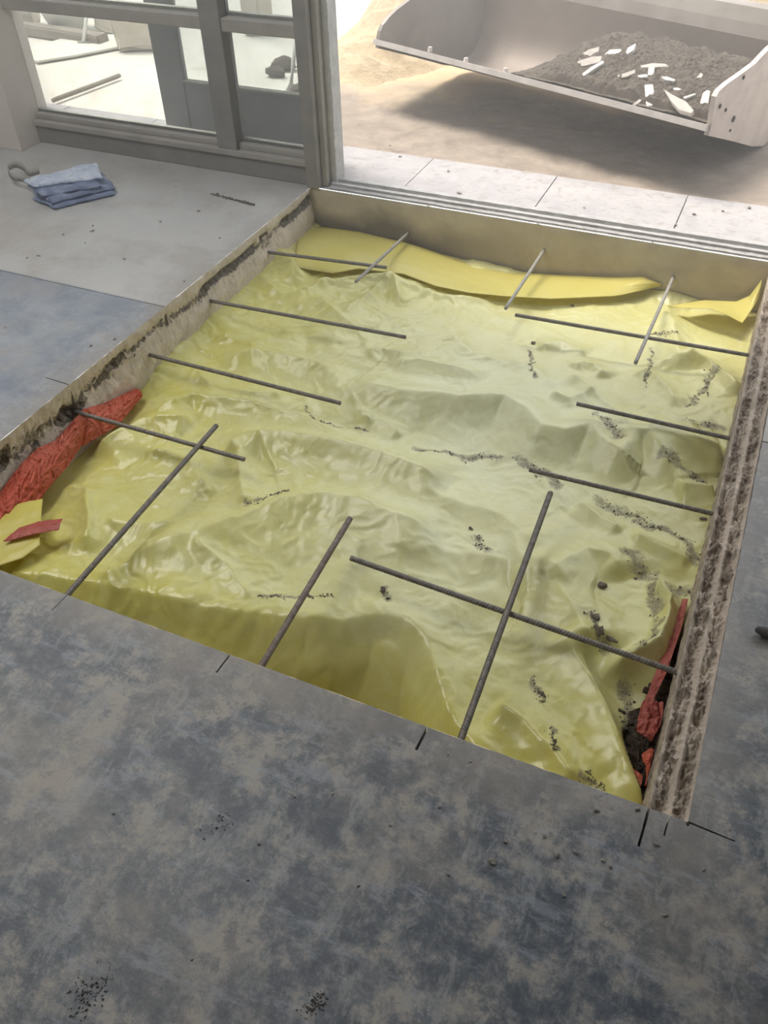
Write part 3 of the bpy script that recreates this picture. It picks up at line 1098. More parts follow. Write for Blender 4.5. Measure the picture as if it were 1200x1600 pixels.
bar((418, 394), (604, 418), 'L', lab='ribbed bar from the left wall nearest the far wall, under a dowel')
bar((328, 470), (634, 527), 'L', lab='ribbed bar from the left wall, second from the far wall')
bar((232, 554), (532, 630), 'L', lab='ribbed bar from the left wall, third from the far wall')
bar((120, 644), (382, 718), 'L', lab='ribbed bar from the left wall over the red plastic strip', ze=-.118)
bar((638, 364), (556, 440), 'B', r=.0068, mat=M_rebar_pale, ribbed=False, lab='pale smooth dowel from the far wall, leftmost of three', ze=-.100)
bar((850, 391), (790, 482), 'B', r=.0068, mat=M_rebar_pale, ribbed=False, lab='pale smooth dowel from the far wall, middle of three')
bar((1052, 433), (993, 567), 'B', r=.0068, mat=M_rebar_pale, ribbed=False, lab='pale smooth dowel from the far wall crossing above a ribbed bar', ze=-.100)
bar((1170, 555), (805, 492), 'R', lab='ribbed bar from the right ledge nearest the far wall')
bar((1140, 685), (901, 631), 'R', lab='short ribbed bar from the right ledge, second from the far wall')
bar((1115, 803), (827, 734), 'R', lab='ribbed bar from the right ledge, third from the far wall')
bar((1062, 1052), (548, 872), 'R', r=.0078, lab='longest ribbed bar, from the right ledge nearest the camera')
bar((100, 935), (338, 665), 'F', r=.0082, lab='thick ribbed bar from the near wall, left, crossing over another bar', zr=-.100)
bar((410, 1038), (547, 810), 'F', r=.0085, mat=M_rebar_rust, lab='rust tinged ribbed bar from the middle of the near wall', zr=-.11)
bar((720, 1155), (860, 770), 'F', r=.0080, lab='dark bar from the near wall, right, crossing over the longest bar', zr=-.098)

# ------------------------------------------------------------------ room shell
box('ceiling', -5.0, 3.4, -3.0, 3.5, 3.0, 3.1, M_bare)['kind'] = 'structure'
box('wall_right', 3.4, 3.5, -3.0, 3.5, 0, 3.0, M_bare)['kind'] = 'structure'
box('wall_rear', -5.0, 3.4, -3.1, -3.0, 0, 3.0, M_bare)['kind'] = 'structure'
box('wall_left', -5.1, -5.0, -3.0, 3.5, 0, 3.0, M_bare)['kind'] = 'structure'
box('wall_front', -5.0, -3.475, 3.245, 3.50, 0, 3.0, M_wall)['kind'] = 'structure'
box('trim_1', -3.475, 3.4, 3.36, 3.50, 2.55, 3.0, M_wall)['kind'] = 'structure'
box('trim_2', 2.3, 3.4, 3.38, 3.50, 0, 2.55, M_wall)['kind'] = 'structure'

# fixed window beside the door
win = tag(empty('window_1', (-2.6, 3.38, 0)), kind='structure')
WY0, WY1 = 3.385, 3.455


def wpart(name, x0, x1, y0, y1, z0, z1, mat, bev=.004):
    o = box(name, x0, x1, y0, y1, z0, z1, mat, None, bev)
    o.parent = win
    o.matrix_parent_inverse = win.matrix_basis.inverted()
    return o


wpart('base_rail', -3.475, -1.845, WY0, WY1 + .01, 0, .085, M_frame_dark)
wpart('bottom_ledge', -3.475, -1.90, WY0 - .012, WY1, .085, .112, M_frame)
wpart('bottom_ledge', -3.475, -1.90, WY0 + .018, WY1, .112, .138, M_frame)
wpart('mullion', -2.372, -2.268, WY0 - .006, WY1 + .01, .085, 2.52, M_frame_dark)
wpart('corner_post', -1.905, -1.843, 3.362, WY1, 0, 2.55, M_frame_dark)
wpart('head_rail', -3.475, -1.843, WY0, WY1, 2.48, 2.55, M_frame)
for x0, x1 in ((-3.475, -2.372), (-2.268, -1.905)):
    for z in (.605, 1.25, 1.9):
        wpart('transom', x0, x1, WY0, WY1, z, z + .052, M_frame)
        wpart('glazing_bead', x0, x1, WY1 - .012, WY1 + .012, z + .052, z + .064, M_bead, .002)
    wpart('glazing_bead', x0, x1, WY1 - .020, WY1 + .010, .138, .150, M_bead, .002)
    zz = [.138, .605, .657, 1.25, 1.302, 1.9, 1.952, 2.48]
    for k in range(0, 8, 2):
        wpart('pane', x0, x1, 3.434, 3.440, zz[k], zz[k + 1], M_glass, 0)

# plastered jamb and door lining
dj = tag(empty('trim_3', (-1.8, 3.44, 0)), kind='structure')
b_ = box('door_lining', -1.843, -1.815, 3.400, 3.47, 0, 2.55, M_frame, None, .003)
b_.parent = dj
b_.matrix_parent_inverse = dj.matrix_basis.inverted()
zs_ = np.linspace(0, 2.55, 420)
cs = []
for z in zs_:
    j = .005 * float(noise(z * 26, 1.5, 4)) + .004 * float(noise(z * 80, 7.5, 5))
    cs.append([(-1.822 + j, 3.438), (-1.783 + j * .4, 3.434), (-1.776, 3.50), (-1.822, 3.50)])
V = [(x, y, z) for z, row in zip(zs_, cs) for x, y in row]
F = []
for i in range(len(zs_) - 1):
    for k in range(4):
        F.append((i * 4 + k, i * 4 + (k + 1) % 4, (i + 1) * 4 + (k + 1) % 4, (i + 1) * 4 + k))
o = mesh_from('ragged_plaster_edge', V, F, M_plaster, None, False)
o.parent = dj
o.matrix_parent_inverse = dj.matrix_basis.inverted()

# threshold: profiled strip with two ridges, cement smeared
prof = [(3.383, 0.000), (3.384, .006), (3.404, .008), (3.406, .018), (3.424, .019), (3.428, .012), (3.440, .012), (3.444, .026), (3.470, .027), (3.474, .010), (3.512, .009), (3.514, -.01)]
nx = 300
xs_ = np.linspace(-1.80, 2.3, nx)
V = []
for i, x in enumerate(xs_):
    for k, (y, z) in enumerate(prof):
        jy = .0016 * float(noise(x * 25, k * 3.3, 8)) + (.003 * float(noise(x * 9, .3, 9)) if k < 2 else 0)
        V.append((x, y + jy, z + (.0012 * float(noise(x * 40, k * 2.1, 10)) if 0 < k < len(prof) - 1 else 0)))
n_ = len(prof)
F = [(i * n_ + k, i * n_ + k + 1, (i + 1) * n_ + k + 1, (i + 1) * n_ + k) for i in range(nx - 1) for k in range(n_ - 1)]
o = mesh_from('trim_4', V, F, M_thresh, None, False)
struct(o)
bmn = bmesh.new()
bmn.from_mesh(o.data)
bmesh.ops.recalc_face_normals(bmn, faces=bmn.faces)
bmn.to_mesh(o.data)
bmn.free()

# open door leaf folded back behind the window
dr = tag(empty('door_1', (-1.98, 3.70, 0)), kind='structure')


def dpart(name, x0, x1, y0, y1, z0, z1, mat, bev=.003):
    o = box(name, x0, x1, y0, y1, z0, z1, mat, None, bev)
    o.parent = dr
    o.matrix_parent_inverse = dr.matrix_basis.inverted()
    return o


LY = 3.66
dpart('stile', -2.865, -2.715, LY, LY + .045, .01, 2.4, M_leaf)
dpart('stile', -2.06, -1.93, LY, LY + .045, .01, 2.4, M_leaf)
dpart('lower_panel', -2.715, -2.06, LY + .004, LY + .040, .01, .285, M_leaf)
dpart('glazing_bead', -2.715, -2.06, LY - .006, LY + .03, .285, .297, M_bead)
dpart('top_rail', -2.715, -2.06, LY, LY + .045, 2.27, 2.4, M_leaf)
dpart('pane', -2.715, -2.06, LY + .018, LY + .024, .297, 2.27, M_glass, 0)

# ------------------------------------------------------------------ outside ground
bm = bmesh.new()
jx = [-5.6, -4.9, -4.3, -3.7, -3.1, -2.69, -2.09, -1.49, -.873, -.28, .32, .92, 1.52, 2.12, 2.72, 3.4]
for i in range(len(jx) - 1):
    a_, b_ = jx[i] + .0018, jx[i + 1] - .0018
    add_box(bm, a_, b_, 3.512, 3.90 + random.uniform(-.002, .002), -.05, -.001 + random.uniform(-.0012, .0006), .002)
me = bpy.data.meshes.new('trim_5')
bm.to_mesh(me)
bm.free()
struct(link('trim_5', me, M_paving, None, False))

xs_ = np.linspace(-9, 5, 420)
ys_ = np.linspace(3.895, 12, 360)
Xo, Yo = np.meshgrid(xs_, ys_)
conc = sstep(-2.75, -2.95, Xo)
Zo = -.012 + (1 - conc) * (.010 * fbm(Xo * 2.5, Yo * 2.5, 81, 4) + .004 * fbm(Xo * 14, Yo * 14, 82, 3)) + conc * .001 * noise(Xo * 2, Yo * 2, 3)
Zo = np.where(Yo < 4.0, np.minimum(Zo, -.008), Zo)
k_ = Xo < -2.86
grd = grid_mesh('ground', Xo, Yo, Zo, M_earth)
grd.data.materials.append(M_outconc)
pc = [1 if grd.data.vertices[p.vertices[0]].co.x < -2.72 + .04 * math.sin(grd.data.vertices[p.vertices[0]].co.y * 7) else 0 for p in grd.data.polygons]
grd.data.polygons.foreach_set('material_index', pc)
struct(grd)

# sand heap
xs_ = np.linspace(-4.6, 2.4, 300)
ys_ = np.linspace(4.6, 9.5, 240)
Xo, Yo = np.meshgrid(xs_, ys_)
front = 4.75 + .15 * noise(Xo * 1.4, Xo * 0, 91) + .25 * sstep(-1.6, -.5, Xo)
hgt = sstep(0, 2.2, Yo - front) * (.55 + .2 * noise(Xo * .8, Yo * .8, 92)) * sstep(-2.9, -2.35, Xo + .10 * (Yo - 5)) + .03 * sstep(0, .3, Yo - front) * sstep(-2.9, -2.45, Xo)
rough = ridged(Xo * 3 + noise(Xo * 2, Yo * 2, 95), Yo * 3.4, 93, 4, .55)
Zh = -.03 + hgt * (1 + .16 * rough) + .06 * rough * sstep(0, .25, Yo - front) * sstep(-2.9, -2.4, Xo)
_R = atz(1106, 198, .27)
_L = atz(593, 65, .31)
_u = (_R - _L)[:2] / np.linalg.norm((_R - _L)[:2])
_a = (Xo - _L[0]) * _u[0] + (Yo - _L[1]) * _u[1]
_b = -(Xo - _L[0]) * _u[1] + (Yo - _L[1]) * _u[0]
clear = sstep(-.45, -.12, _a) * sstep(1.5, 1.15, _b)
Zh = Zh * (1 - clear) - .03 * clear
tag(grid_mesh('sand_heap', Xo, Yo, Zh, M_sand), 'heap of pale yellow building sand outside the doorway behind the bucket', 'sand', kind='stuff')

# things seen through the window
o = tube('batten', [atz(82, 157, .012), atz(187, 118, .012)], .014, M_wood, n=4)
tag(o, 'grey wooden batten lying on the screed outside the window', 'batten')
o = tube('stick', [atz(12, 142, .0), atz(45, 110, .0)], .009, M_wood, n=5)
tag(o, 'thin stick outside the window, left one of the two by the wall end', 'stick')
o = tube('stick', [atz(22, 146, .0), atz(44, 112, .0)], .008, M_wood, n=5)
tag(o, 'thin stick outside the window, right one of the two by the wall end', 'stick')
P = [atz(*q, .002) for q in [(33, 83), (58, 98), (120, 88), (192, 74), (180, 56), (110, 58)]]
bm = bmesh.new()
vs = [bm.verts.new((p[0], p[1], .0)) for p in P]
fc = bm.faces.new(vs)
r_ = bmesh.ops.extrude_face_region(bm, geom=[fc])
for v in r_['geom']:
    if isinstance(v, bmesh.types.BMVert):
        v.co.z += .012
bmesh.ops.recalc_face_normals(bm, faces=bm.faces)
me = bpy.data.meshes.new('board')
bm.to_mesh(me)
bm.free()
tag(link('board', me, M_paper, None, False), 'flat pale board lying outside the window', 'board')


def lump(name, px, py, sx_, sy_, sz_, rz, mat, lab, cat, seed=1, z=0.0):
    p = atz(px, py, z)
    bm = bmesh.new()
    add_box(bm, -sx_ / 2, sx_ / 2, -sy_ / 2, sy_ / 2, 0, sz_, min(sx_, sy_, sz_) * .16)
    bmesh.ops.subdivide_edges(bm, edges=bm.edges[:], cuts=2, use_grid_fill=True)
    rnd = random.Random(seed)
    for v in bm.verts:
        v.co += Vector((rnd.uniform(-1, 1), rnd.uniform(-1, 1), rnd.uniform(-1, 1) if v.co.z > .01 else 0)) * min(sx_, sy_, sz_) * .06
    me = bpy.data.meshes.new(name)
    bm.to_mesh(me)
    bm.free()
    o = link(name, me, mat, None, False)
    o.location = (p[0], p[1], z - .010)
    o.rotation_euler = (0, 0, rz)
    return tag(o, lab, cat)


lump('masonry_block', 222, 70, .30, .26, .22, .5, M_block, 'pale broken masonry block outside the window beside the open door leaf', 'block', 2)
lump('timber_beam', 70, 55, 1.1, .10, .07, -.08, M_wood, 'low timber beam lying behind the pale board', 'timber', 3)
lump('masonry_block', 10, 40, .45, .22, .16, .5, M_block, 'pale block outside the window behind the left end of the beam', 'block', 4)
lump('masonry_block', 190, 46, .34, .2, .14, -.2, M_block, 'low grey block between the white tub and the broken block', 'block', 6)
# white tub: open lathe
def lathe(name, prof, mat, n=28):
    V = []
    F = []
    for r, z in prof:
        for k in range(n):
            a_ = 2 * math.pi * k / n
            V.append((r * math.cos(a_), r * math.sin(a_), z))
    for i in range(len(prof) - 1):
        for k in range(n):
            k2 = (k + 1) % n
            F.append((i * n + k, i * n + k2, (i + 1) * n + k2, (i + 1) * n + k))
    F.append(tuple(range(n))[::-1])
    return mesh_from(name, V, F, mat, None)


o = lathe('tub', [(.12, 0), (.17, .13), (.18, .135), (.175, .15), (.16, .145), (.11, .01)], M_tub)
p = atz(108, 44, .0)
o.location = (p[0], p[1], .0)
tag(o, 'white plastic tub outside the window above the pale board', 'tub')
# trowel-like tool leaning on the tub
tr_ = empty('hand_tool', tuple(atz(132, 70, 0)))
p0 = Vector(atz(132, 70, 0))
for nm, pts, r, mt in (('handle', [(0, 0, .02), (.02, .05, .14), (.03, .10, .2)], .012, M_tub), ('blade', [(-.04, -.01, .008), (.0, .0, .012), (.05, .015, .008)], .014, M_frame_dark)):
    o = tube(nm, pts, r, mt, tr_, 8)
tag(tr_, 'small hand tool with a white handle standing on the pale board', 'tool')
# curved pale hose and stones behind the door leaf glass
pts = [aty(462, 60, 4.35), aty(458, 100, 4.32), aty(455, 130, 4.30), aty(448, 143, 4.28), aty(436, 147, 4.27)]
o = tube('hose', [(p[0], p[1], max(p[2] - .0, .006)) for p in pts] + [(pts[-1][0] - .05, pts[-1][1], .004)], .012, M_tub, n=8)
tag(o, 'curved white pipe standing outside behind the door leaf glass', 'pipe')
for i, (px, py, r, lab) in enumerate([(432, 112, .05, 'dark stone outside behind the door leaf glass, left of the white pipe'), (468, 140, .045, 'dark stone outside behind the door leaf glass, right of the white pipe'), (445, 100, .06, 'largest dark stone behind the door leaf glass')]):
    me_ = rock_mesh('stone', r, 310 + i, M_rubble, 1.0, 3, .62)
    o = link('stone', me_)
    p = atz(px, py, .02)
    o.location = (p[0], p[1], .02)
    tag(o, lab, 'stone')
lump('masonry_block', 405, 42, .12, .4, .5, .3, M_block, 'tall pale slab outside seen above the door leaf transom', 'block', 9)

# ------------------------------------------------------------------ loader bucket
R0 = atz(1106, 198, .27)
L0 = atz(593, 65, .31)
u = R0 - L0
u[2] = 0
W = float(np.linalg.norm(R0 - L0))
u = (R0 - L0) / W
v = np.array([-u[1], u[0], 0])
v /= np.linalg.norm(v)
up = np.cross(u, v)
up = up / np.linalg.norm(up)
BK = tag(empty('loader_bucket', tuple(map(float, (R0[0] * .5 + L0[0] * .5 + v[0] * .5, R0[1] * .5 + L0[1] * .5 + v[1] * .5, 0)))),
         'large grey steel loader bucket holding rubble outside the doorway', 'loader bucket')


def bp(a, b, h):
    """a along the lip (0 = left, W = right), b back, h up"""
    return L0 + u * a + v * b + up * h


def badd(name, V, F, mat, smooth=False):
    o = mesh_from(name, V, F, mat, None, smooth)
    o.parent = BK
    o.matrix_parent_inverse = BK.matrix_basis.inverted()
    return o


def smooth_prof(P, n=8):
    P = [np.array(p, float) for p in P]
    out = []
    for i in range(len(P) - 1):
        p0 = P[max(i - 1, 0)]
        p1, p2 = P[i], P[i + 1]
        p3 = P[min(i + 2, len(P) - 1)]
        for k in range(n):
            t = k / n
            out.append(.5 * ((2 * p1) + (-p0 + p2) * t + (2 * p0 - 5 * p1 + 4 * p2 - p3) * t * t + (-p0 + 3 * p1 - 3 * p2 + p3) * t ** 3))
    out.append(P[-1])
    return out


shell = smooth_prof([(0.0, -.006), (.25, -.095), (.55, -.205), (.70, -.245), (.82, -.225), (.90, -.14), (.92, -.02), (.905, .12)], 7)


def extrude_prof(name, prof, a0, a1, th, mat, sm=True):
    """plate following prof, thickness th downward/outward"""
    P = [np.array(p) for p in prof]
    N = []
    for i in range(len(P)):
        t = P[min(i + 1, len(P) - 1)] - P[max(i - 1, 0)]
        t = t / np.linalg.norm(t)
        N.append(np.array([t[1], -t[0]]))
    inn = P
    out = [p + q * th for p, q in zip(P, N)]
    loop = inn + out[::-1]
    V = []
    for a_ in (a0, a1):
        for q in loop:
            V.append(bp(a_, q[0], q[1]))
    n = len(loop)
    F = [(i, (i + 1) % n, n + (i + 1) % n, n + i) for i in range(n)]
    m_ = len(P)
    for i in range(m_ - 1):      # end caps as quads
        F.append((i, n - 1 - i, n - 2 - i, i + 1))
        F.append((n + i, n + i + 1, n + n - 2 - i, n + n - 1 - i))
    return badd(name, V, F, mat, False)


extrude_prof('shell', shell, 0, W, .014, M_bucket_in)
extrude_prof('back_rim', [(.905, .12), (.925, .175), (.955, .235), (1.01, .245)], 0, W, .03, M_bucket)
extrude_prof('cutting_edge', [(-.035, .020), (.0, .008), (.075, -.018)], -.01, W + .01, .026, M_edge)
# bolts on the lip
for px, py in ((672, 77), (728, 94), (790, 110)):
    q = atplane(px, py, bp(0, .05, -.005), up)
    bm = bmesh.new()
    bmesh.ops.create_cone(bm, cap_ends=True, segments=6, radius1=.014, radius2=.011, depth=.022)
    me = bpy.data.meshes.new('bolt')
    bm.to_mesh(me)
    bm.free()
    o = link('bolt', me, M_edge, None, False)
    o.location = tuple(map(float, q))
    o.parent = BK
    o.matrix_parent_inverse = BK.matrix_basis.inverted()

side_prof = [(-.012, -.03), (-.010, .02), (-.030, .09), (-.036, .132), (-.02, .150), (.047, .163), (.16, .172), (.294, .185), (.42, .222), (.60, .245), (.80, .255), (.955, .245), (.93, .10), (.94, -.04), (.915, -.16), (.84, -.25), (.70, -.272), (.55, -.232), (.25, -.122)]
side_l = [(-.012, -.03), (-.005, .02), (.005, .05), (.027, .075), (.08, .105), (.141, .128), (.245, .155), (.42, .20), (.60, .235), (.80, .250), (.955, .245), (.93, .10), (.94, -.04), (.915, -.16), (.84, -.25), (.70, -.272), (.55, -.232), (.25, -.122)]


def side_plate(prof, a0, a1, mat):
    bm = bmesh.new()
    A_ = [bm.verts.new(tuple(map(float, bp(a0, b_, h_)))) for b_, h_ in prof]
    B_ = [bm.verts.new(tuple(map(float, bp(a1, b_, h_)))) for b_, h_ in prof]
    e1 = [bm.edges.new((A_[i], A_[(i + 1) % len(A_)])) for i in range(len(A_))]
    e2 = [bm.edges.new((B_[i], B_[(i + 1) % len(B_)])) for i in range(len(B_))]
    bmesh.ops.triangle_fill(bm, use_beauty=True, edges=e1)
    bmesh.ops.triangle_fill(bm, use_beauty=True, edges=e2)
    for i in range(len(A_)):
        j = (i + 1) % len(A_)
        bm.faces.new((A_[i], A_[j], B_[j], B_[i]))
    bmesh.ops.recalc_face_normals(bm, faces=bm.faces)
    me = bpy.data.meshes.new('side_plate')
    bm.to_mesh(me)
    bm.free()
    o = link('side_plate', me, mat, None, False)
    o.parent = BK
    o.matrix_parent_inverse = BK.matrix_basis.inverted()
    return o


side_plate(side_prof, W - .004, W + .018, M_bucket_plate)['label'] = 'pale scratched end plate'
side_plate(side_l, -.018, .004, M_bucket)
for px, py, r in ((1125, 166, .009), (1134, 172, .007), (1146, 186, .013), (1162, 121, .008), (1141, 204, .006)):
    q = atplane(px, py, bp(W + .020, 0, 0), u)
    bm = bmesh.new()
    bmesh.ops.create_cone(bm, cap_ends=True, segments=14, radius1=r, radius2=r, depth=.006)
    me = bpy.data.meshes.new('bolt_hole')
    bm.to_mesh(me)
    bm.free()
    o = link('bolt_hole', me, M_hole, None, False)
    o.location = tuple(map(float, q))
    o.rotation_euler = Vector(u).to_track_quat('Z', 'Y').to_euler()
    o.parent = BK
    o.matrix_parent_inverse = BK.matrix_basis.inverted()

# rubble soil lying in the bucket
NA, NB = 200, 110
aa = np.linspace(.01, W - .008, NA)
bb = np.linspace(.035, .895, NB)
Ag, Bg = np.meshgrid(aa, bb)
shp = np.array(shell)
fl_h = np.interp(Bg, shp[:38, 0], shp[:38, 1])
s_ = (Ag - .52) / (W - .52)
pile = sstep(0.0, .48, s_ + .10 * Bg)
top_h = .012 + .04 * Bg + .085 * np.sin(np.pi * np.clip(Bg / .9, 0, 1)) * sstep(.0, .5, s_)
Hh = fl_h - .02 + (top_h - fl_h + .02) * pile * sstep(-.02, .10, Bg + .06) * (1 - .35 * sstep(.6, .9, Bg))
rg_ = fbm(Ag * 14, Bg * 14, 101, 4, .6)
Hh = Hh + (.016 * rg_ + .010 * np.abs(fbm(Ag * 45, Bg * 45, 102, 2))) * pile
Hh = np.where(Bg < .06, np.minimum(Hh, .004 + .004 * rg_), Hh)
Pt = L0[None, None, :] + Ag[..., None] * u + Bg[..., None] * v + Hh[..., None] * up
tag(grid_mesh('rubble_soil', Pt[..., 0], Pt[..., 1], Pt[..., 2], M_rubble, smooth=False), 'heap of grey rubble and soil filling the right half of the bucket', 'rubble', kind='stuff')


def heap_pt(px, py):
    """point on the heap surface seen at a pixel"""
    d = ray(px, py)
    for t in np.linspace(3.2, 7.5, 1400) / np.linalg.norm(d):
        P_ = CAM + d * t
        q = P_ - L0
        a_, b_, h_ = q @ u, q @ v, q @ up
        if b_ > .02:
            i = int(np.clip((a_ - aa[0]) / (aa[1] - aa[0]), 0, NA - 1))
            j = int(np.clip((b_ - bb[0]) / (bb[1] - bb[0]), 0, NB - 1))
            if h_ < Hh[j, i]:
                return P_
    return atplane(px, py, bp(W, .3, .02), up)


SH = [([(903, 87), (920, 77), (937, 72), (936, 80), (922, 90), (905, 94)], 'flat grey plaster slab at the upper left of the bucket heap', 1),
      ([(902, 95), (925, 88), (941, 87), (938, 97), (915, 103), (903, 104)], 'grey plaster lump just below the upper left slab in the bucket', 1),
      ([(909, 115), (925, 103), (942, 94), (944, 98), (928, 108), (912, 119)], 'thin white plaster stick slanting at the left of the bucket heap', 0),
      ([(943, 86), (953, 77), (970, 76), (973, 86)], 'white four sided plaster piece at the top of the bucket heap', 0),
      ([(976, 84), (981, 74), (994, 67), (990, 78), (978, 86)], 'upright pointed white plaster piece at the top of the bucket heap', 0),
      ([(964, 117), (975, 114), (992, 108), (993, 114), (980, 120), (966, 123)], 'grey ragged plaster chip in the middle of the bucket heap', 1),
      ([(1000, 102), (1020, 98), (1040, 99), (1046, 104), (1020, 105), (1002, 106)], 'long thin plaster bar across the middle of the bucket heap', 1),
      ([(1013, 105), (1023, 103), (1021, 117), (1012, 118)], 'short upright plaster piece hanging below the long thin bar', 0),
      ([(996, 117), (1010, 115), (1013, 120), (998, 122)], 'small white plaster chip left of the short upright piece', 0),
      ([(1032, 119), (1043, 119), (1056, 124), (1054, 127), (1040, 125)], 'slim white plaster chip right of the short upright piece', 0),
      ([(1007, 132), (1020, 131), (1022, 142), (1020, 165), (1010, 167), (1008, 150)], 'tall bright white plaster block at the front of the bucket heap', 0),
      ([(988, 163), (1006, 149), (1008, 153), (993, 166)], 'flat pale plaster strip leaning left of the tall bright block', 1),
      ([(1036, 138), (1050, 147), (1072, 158), (1084, 172), (1080, 177), (1062, 172), (1048, 158)], 'long oval grey plank-like piece at the front of the bucket heap', 1),
      ([(1045, 138), (1058, 136), (1067, 139), (1058, 142)], 'small flat white chip above the long oval piece', 0),
      ([(1067, 151), (1086, 145), (1088, 147), (1070, 154)], 'very thin white sliver right of the long oval piece', 0),
      ([(1098, 145), (1105, 140), (1110, 142), (1106, 165), (1100, 173), (1092, 168)], 'large pale plaster piece against the bucket end plate', 0),
      ([(1085, 124), (1095, 113), (1099, 116), (1092, 128)], 'dim grey plaster piece high at the right of the bucket heap', 1)]
for pts, lab, g in SH:
    cx = sum(p[0] for p in pts) / len(pts)
    cy = sum(p[1] for p in pts) / len(pts)
    c0 = heap_pt(cx, cy)
    # a slightly tilted plane facing up and towards the doorway
    nn = np.array([random.uniform(-.25, .25), -.55 + random.uniform(-.2, .2), .85])
    nn /= np.linalg.norm(nn)
    P_ = [atplane(px, py, c0 + nn * .012, nn) for px, py in pts]
    bm = bmesh.new()
    vs = [bm.verts.new(tuple(map(float, p - c0))) for p in P_]
    fc = bm.faces.new(vs)
    r_ = bmesh.ops.extrude_face_region(bm, geom=[fc])
    for q in r_['geom']:
        if isinstance(q, bmesh.types.BMVert):
            q.co -= Vector(nn) * .022
    bmesh.ops.recalc_face_normals(bm, faces=bm.faces)
    bmesh.ops.bevel(bm, geom=bm.edges[:], offset=.0025, segments=1, affect='EDGES')
    me = bpy.data.meshes.new('plaster_shard')
    bm.to_mesh(me)
    bm.free()
    o = link('plaster_shard', me, M_shard_grey if g else M_shard, None, False)
    o.location = tuple(map(float, c0))
    tag(o, lab, 'plaster piece', 'broken plaster pieces in the bucket')

# ------------------------------------------------------------------ folded tarp
TP = tag(empty('folded_tarp', tuple(atz(118, 300, 0))), 'folded dusty blue tarpaulin with a grey strap on the far left floor', 'tarpaulin')


def layer(name, corners, z0, z1, mat, seed, tilt=0.0):
    """rounded folded layer between z0 and z1; corners: 4 floor points in order"""
    cs_ = [np.array(c[:2], float) for c in corners]
    nu, nv = 46, 34
    V = []
    F = []
    idx = {}
    th = (z1 - z0)
    for side in (0, 1):
        for i in range(nu + 1):
            for j in range(nv + 1):
                s1, t1 = i / nu, j / nv
                p = (cs_[0] * (1 - s1) + cs_[1] * s1) * (1 - t1) + (cs_[3] * (1 - s1) + cs_[2] * s1) * t1
                e = min(s1, 1 - s1) * .34
                e2 = min(t1, 1 - t1) * .24
                edge = min(e, e2)
                rr = math.sqrt(max(0, 1 - max(0, 1 - edge / .014) ** 2))
                w_ = .006 * float(noise(p[0] * 18, p[1] * 18, seed)) + .003 * float(noise(p[0] * 50, p[1] * 50, seed + 1))
                z = (z0 + z1) / 2 + (1 if side == 0 else -1) * th / 2 * rr + w_ * (1.0 if z0 > .005 else (.6 if side == 0 else 0.0)) + tilt * s1
                jx_ = .005 * float(noise(p[0] * 25 + seed, p[1] * 25, seed + 3))
                idx[(side, i, j)] = len(V)
                V.append((p[0] + jx_, p[1] + jx_ * .6, max(z, .001)))
    for side in (0, 1):
        for i in range(nu):
            for j in range(nv):
                q = (idx[(side, i, j)], idx[(side, i + 1, j)], idx[(side, i + 1, j + 1)], idx[(side, i, j + 1)])
                F.append(q if side == 0 else q[::-1])
    o = mesh_from(name, V, F, mat, None)
    o.parent = TP
    o.matrix_parent_inverse = TP.matrix_basis.inverted()
    return o


def tz(px, py, z):
    return atz(px, py, z)


layer('folded_layer', [tz(52, 314, 0), tz(86, 329, 0), tz(181, 306, 0), tz(160, 272, 0)][0:4], .0, .020, M_tarp, 1)
layer('folded_layer', [tz(52, 306, .02), tz(82, 320, .02), tz(182, 296, .02), tz(155, 268, .02)], .018, .042, M_tarp, 2)
layer('folded_layer', [tz(44, 290, .05), tz(64, 306, .05), tz(158, 292, .05), tz(152, 262, .05)], .040, .062, M_tarp, 3)
layer('folded_layer', [tz(36, 282, .075), tz(54, 290, .075), tz(160, 276, .075), tz(152, 253, .075)], .060, .080, M_tarp_top, 4)
lp = [(48, 284), (34, 279), (20, 276), (13, 268), (14, 261), (24, 257), (36, 262), (44, 270), (60, 266)]
A = [atz(px, py, .07 if i in (0, 8) else .052) for i, (px, py) in enumerate(lp)]
A = smooth_prof(A, 6)
bm = bmesh.new()
rows = []
for p in A:
    rows.append([bm.verts.new((p[0], p[1], p[2] - .016)), bm.verts.new((p[0], p[1] + .004, p[2] + .016))])
for i in range(len(rows) - 1):
    bm.faces.new((rows[i][0], rows[i + 1][0], rows[i + 1][1], rows[i][1]))
me = bpy.data.meshes.new('strap')
bm.to_mesh(me)
bm.free()
o = link('strap', me, M_strap, None, True)
md = o.modifiers.new('thickness', 'SOLIDIFY')
md.thickness = .003
o.parent = TP
o.matrix_parent_inverse = TP.matrix_basis.inverted()

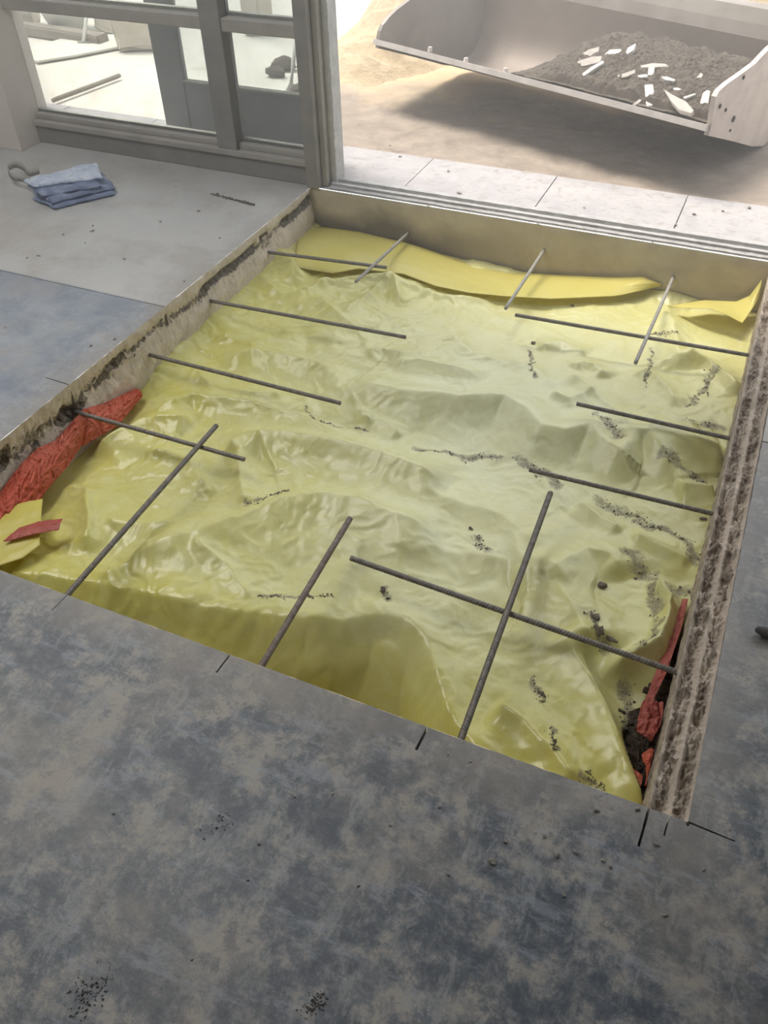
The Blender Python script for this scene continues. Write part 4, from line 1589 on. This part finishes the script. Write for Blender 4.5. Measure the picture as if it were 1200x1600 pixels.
# ------------------------------------------------------------------ loose bits on the floor
PB = [(770, 1347, .0085), (869, 1337, .006), (900, 1332, .005), (932, 1268, .006), (700, 1367, .004), (943, 1345, .005), (953, 1355, .004), (1026, 1320, .005), (996, 1266, .006), (686, 1262, .004),
      (790, 1315, .0045), (850, 1308, .004), (610, 1290, .003), (560, 1385, .004), (177, 1272, .004), (405, 1318, .004), (460, 1245, .003), (388, 1375, .003), (300, 1500, .003), (700, 1180, .003),
      (735, 1190, .003), (880, 1400, .004), (1040, 1430, .004), (1100, 1360, .004), (640, 1450, .003), (520, 1240, .003)]
protos = []
for i, (px, py, r) in enumerate(PB):
    if i < 5:
        me_ = rock_mesh('pebble', 1, 400 + i, M_pebble, .8)
        o = link('pebble', me_, None, None, False)
        protos.append(o)
    else:
        o = protos[i % 5].copy()
        COL.objects.link(o)
    p = atz(px, py)
    o.location = (p[0], p[1], r * .35)
    o.scale = (r, r, r)
    o.rotation_euler = (0, 0, i * 1.3)
    tag(o, 'small grey mortar pebble lying on the floor in front of the pit', 'pebble', 'mortar pebbles on the near floor')
protos[0]['label'] = 'largest mortar pebble on the near floor, right of centre'
del protos[0]['group']
PB2 = [(100, 367), (145, 353), (145, 361), (43, 403), (134, 380), (250, 347), (310, 330), (275, 292), (288, 440), (8, 513), (142, 540), (180, 530), (60, 400), (343, 372), (90, 330), (195, 405)]
for i, (px, py) in enumerate(PB2):
    o = protos[i % 5].copy()
    COL.objects.link(o)
    p = atz(px, py)
    r = random.Random(i).uniform(.005, .008)
    o.location = (p[0], p[1], r * .3)
    o.scale = (r, r, r * .6)
    o.rotation_euler = (0, 0, i * 2.1)
    tag(o, 'small dark crumb of mortar on the pale floor left of the pit', 'pebble', 'mortar crumbs on the left floor')
PB3 = [(1085, 335), (1055, 352), (718, 302), (625, 245), (700, 268), (1130, 330), (1063, 278), (815, 262), (760, 316), (912, 325), (610, 228), (1170, 325)]
for i, (px, py) in enumerate(PB3):
    o = protos[i % 5].copy()
    COL.objects.link(o)
    p = atz(px, py)
    r = random.Random(i + 50).uniform(.007, .011)
    o.location = (p[0], p[1], r * .3)
    o.scale = (r, r, r * .7)
    tag(o, 'small grey mortar crumb on the paving outside the threshold', 'pebble', 'mortar crumbs on the paving outside')
# dark object at the right frame edge
me_ = rock_mesh('rubber_foot', .022, 77, M_darkstone, .9)
o = link('rubber_foot', me_)
p = atz(1200, 1000)
o.location = (p[0], p[1], .014)
tag(o, 'dark rounded lump on the floor at the right edge of the photo', 'lump')
# grit patches on the near floor
for (px, py, r, n, lab, sd_) in ((140, 1555, .028, 150, 'brown grit patch at the lower left of the near floor', 1), (492, 1570, .015, 110, 'small brown grit patch at the bottom centre of the near floor', 2), (345, 1290, .02, 40, 'faint pale grit patch in the middle of the near floor', 3)):
    p = atz(px, py)
    L_ = [(np.array([[p[0] - r * .3, p[1] - r], [p[0] + r * .2, p[1] + r]]), r)]
    crumbs('grit_patch', L_, n, .0006, .0020, lambda x, y: 0.0, M_rubble, lab, 20 + sd_, 'grit')
# raised crumb streak added in place of the saw overcut on the far left floor
o = None
L_ = [(np.array([atz(330, 303)[:2], atz(365, 312)[:2], atz(397, 321)[:2]]), .006)]
crumbs('saw_cut_streak', L_, 240, .002, .006, lambda x, y: 0.0, M_dirt, 'thin dark streak of crumbs in place of a saw cut on the floor near the corner post', 33, 'saw cut')

# ------------------------------------------------------------------ dusty air round the doorway and outside
hz = bpy.data.materials.new('dust_haze')
hz.use_nodes = True
hz.node_tree.nodes.remove(hz.node_tree.nodes['Principled BSDF'])
vs_ = hz.node_tree.nodes.new('ShaderNodeVolumeScatter')
vs_.inputs['Color'].default_value = (1.0, .97, .92, 1)
vs_.inputs['Density'].default_value = .12
vs_.inputs['Anisotropy'].default_value = .3
hz.node_tree.links.new(vs_.outputs[0], hz.node_tree.nodes['Material Output'].inputs['Volume'])
o = box('dust_haze', -9, 6, 1.9, 12, -.6, 2.99, hz, None, 0)
tag(o, 'pale dusty haze hanging round the doorway and outside', 'haze', kind='stuff')
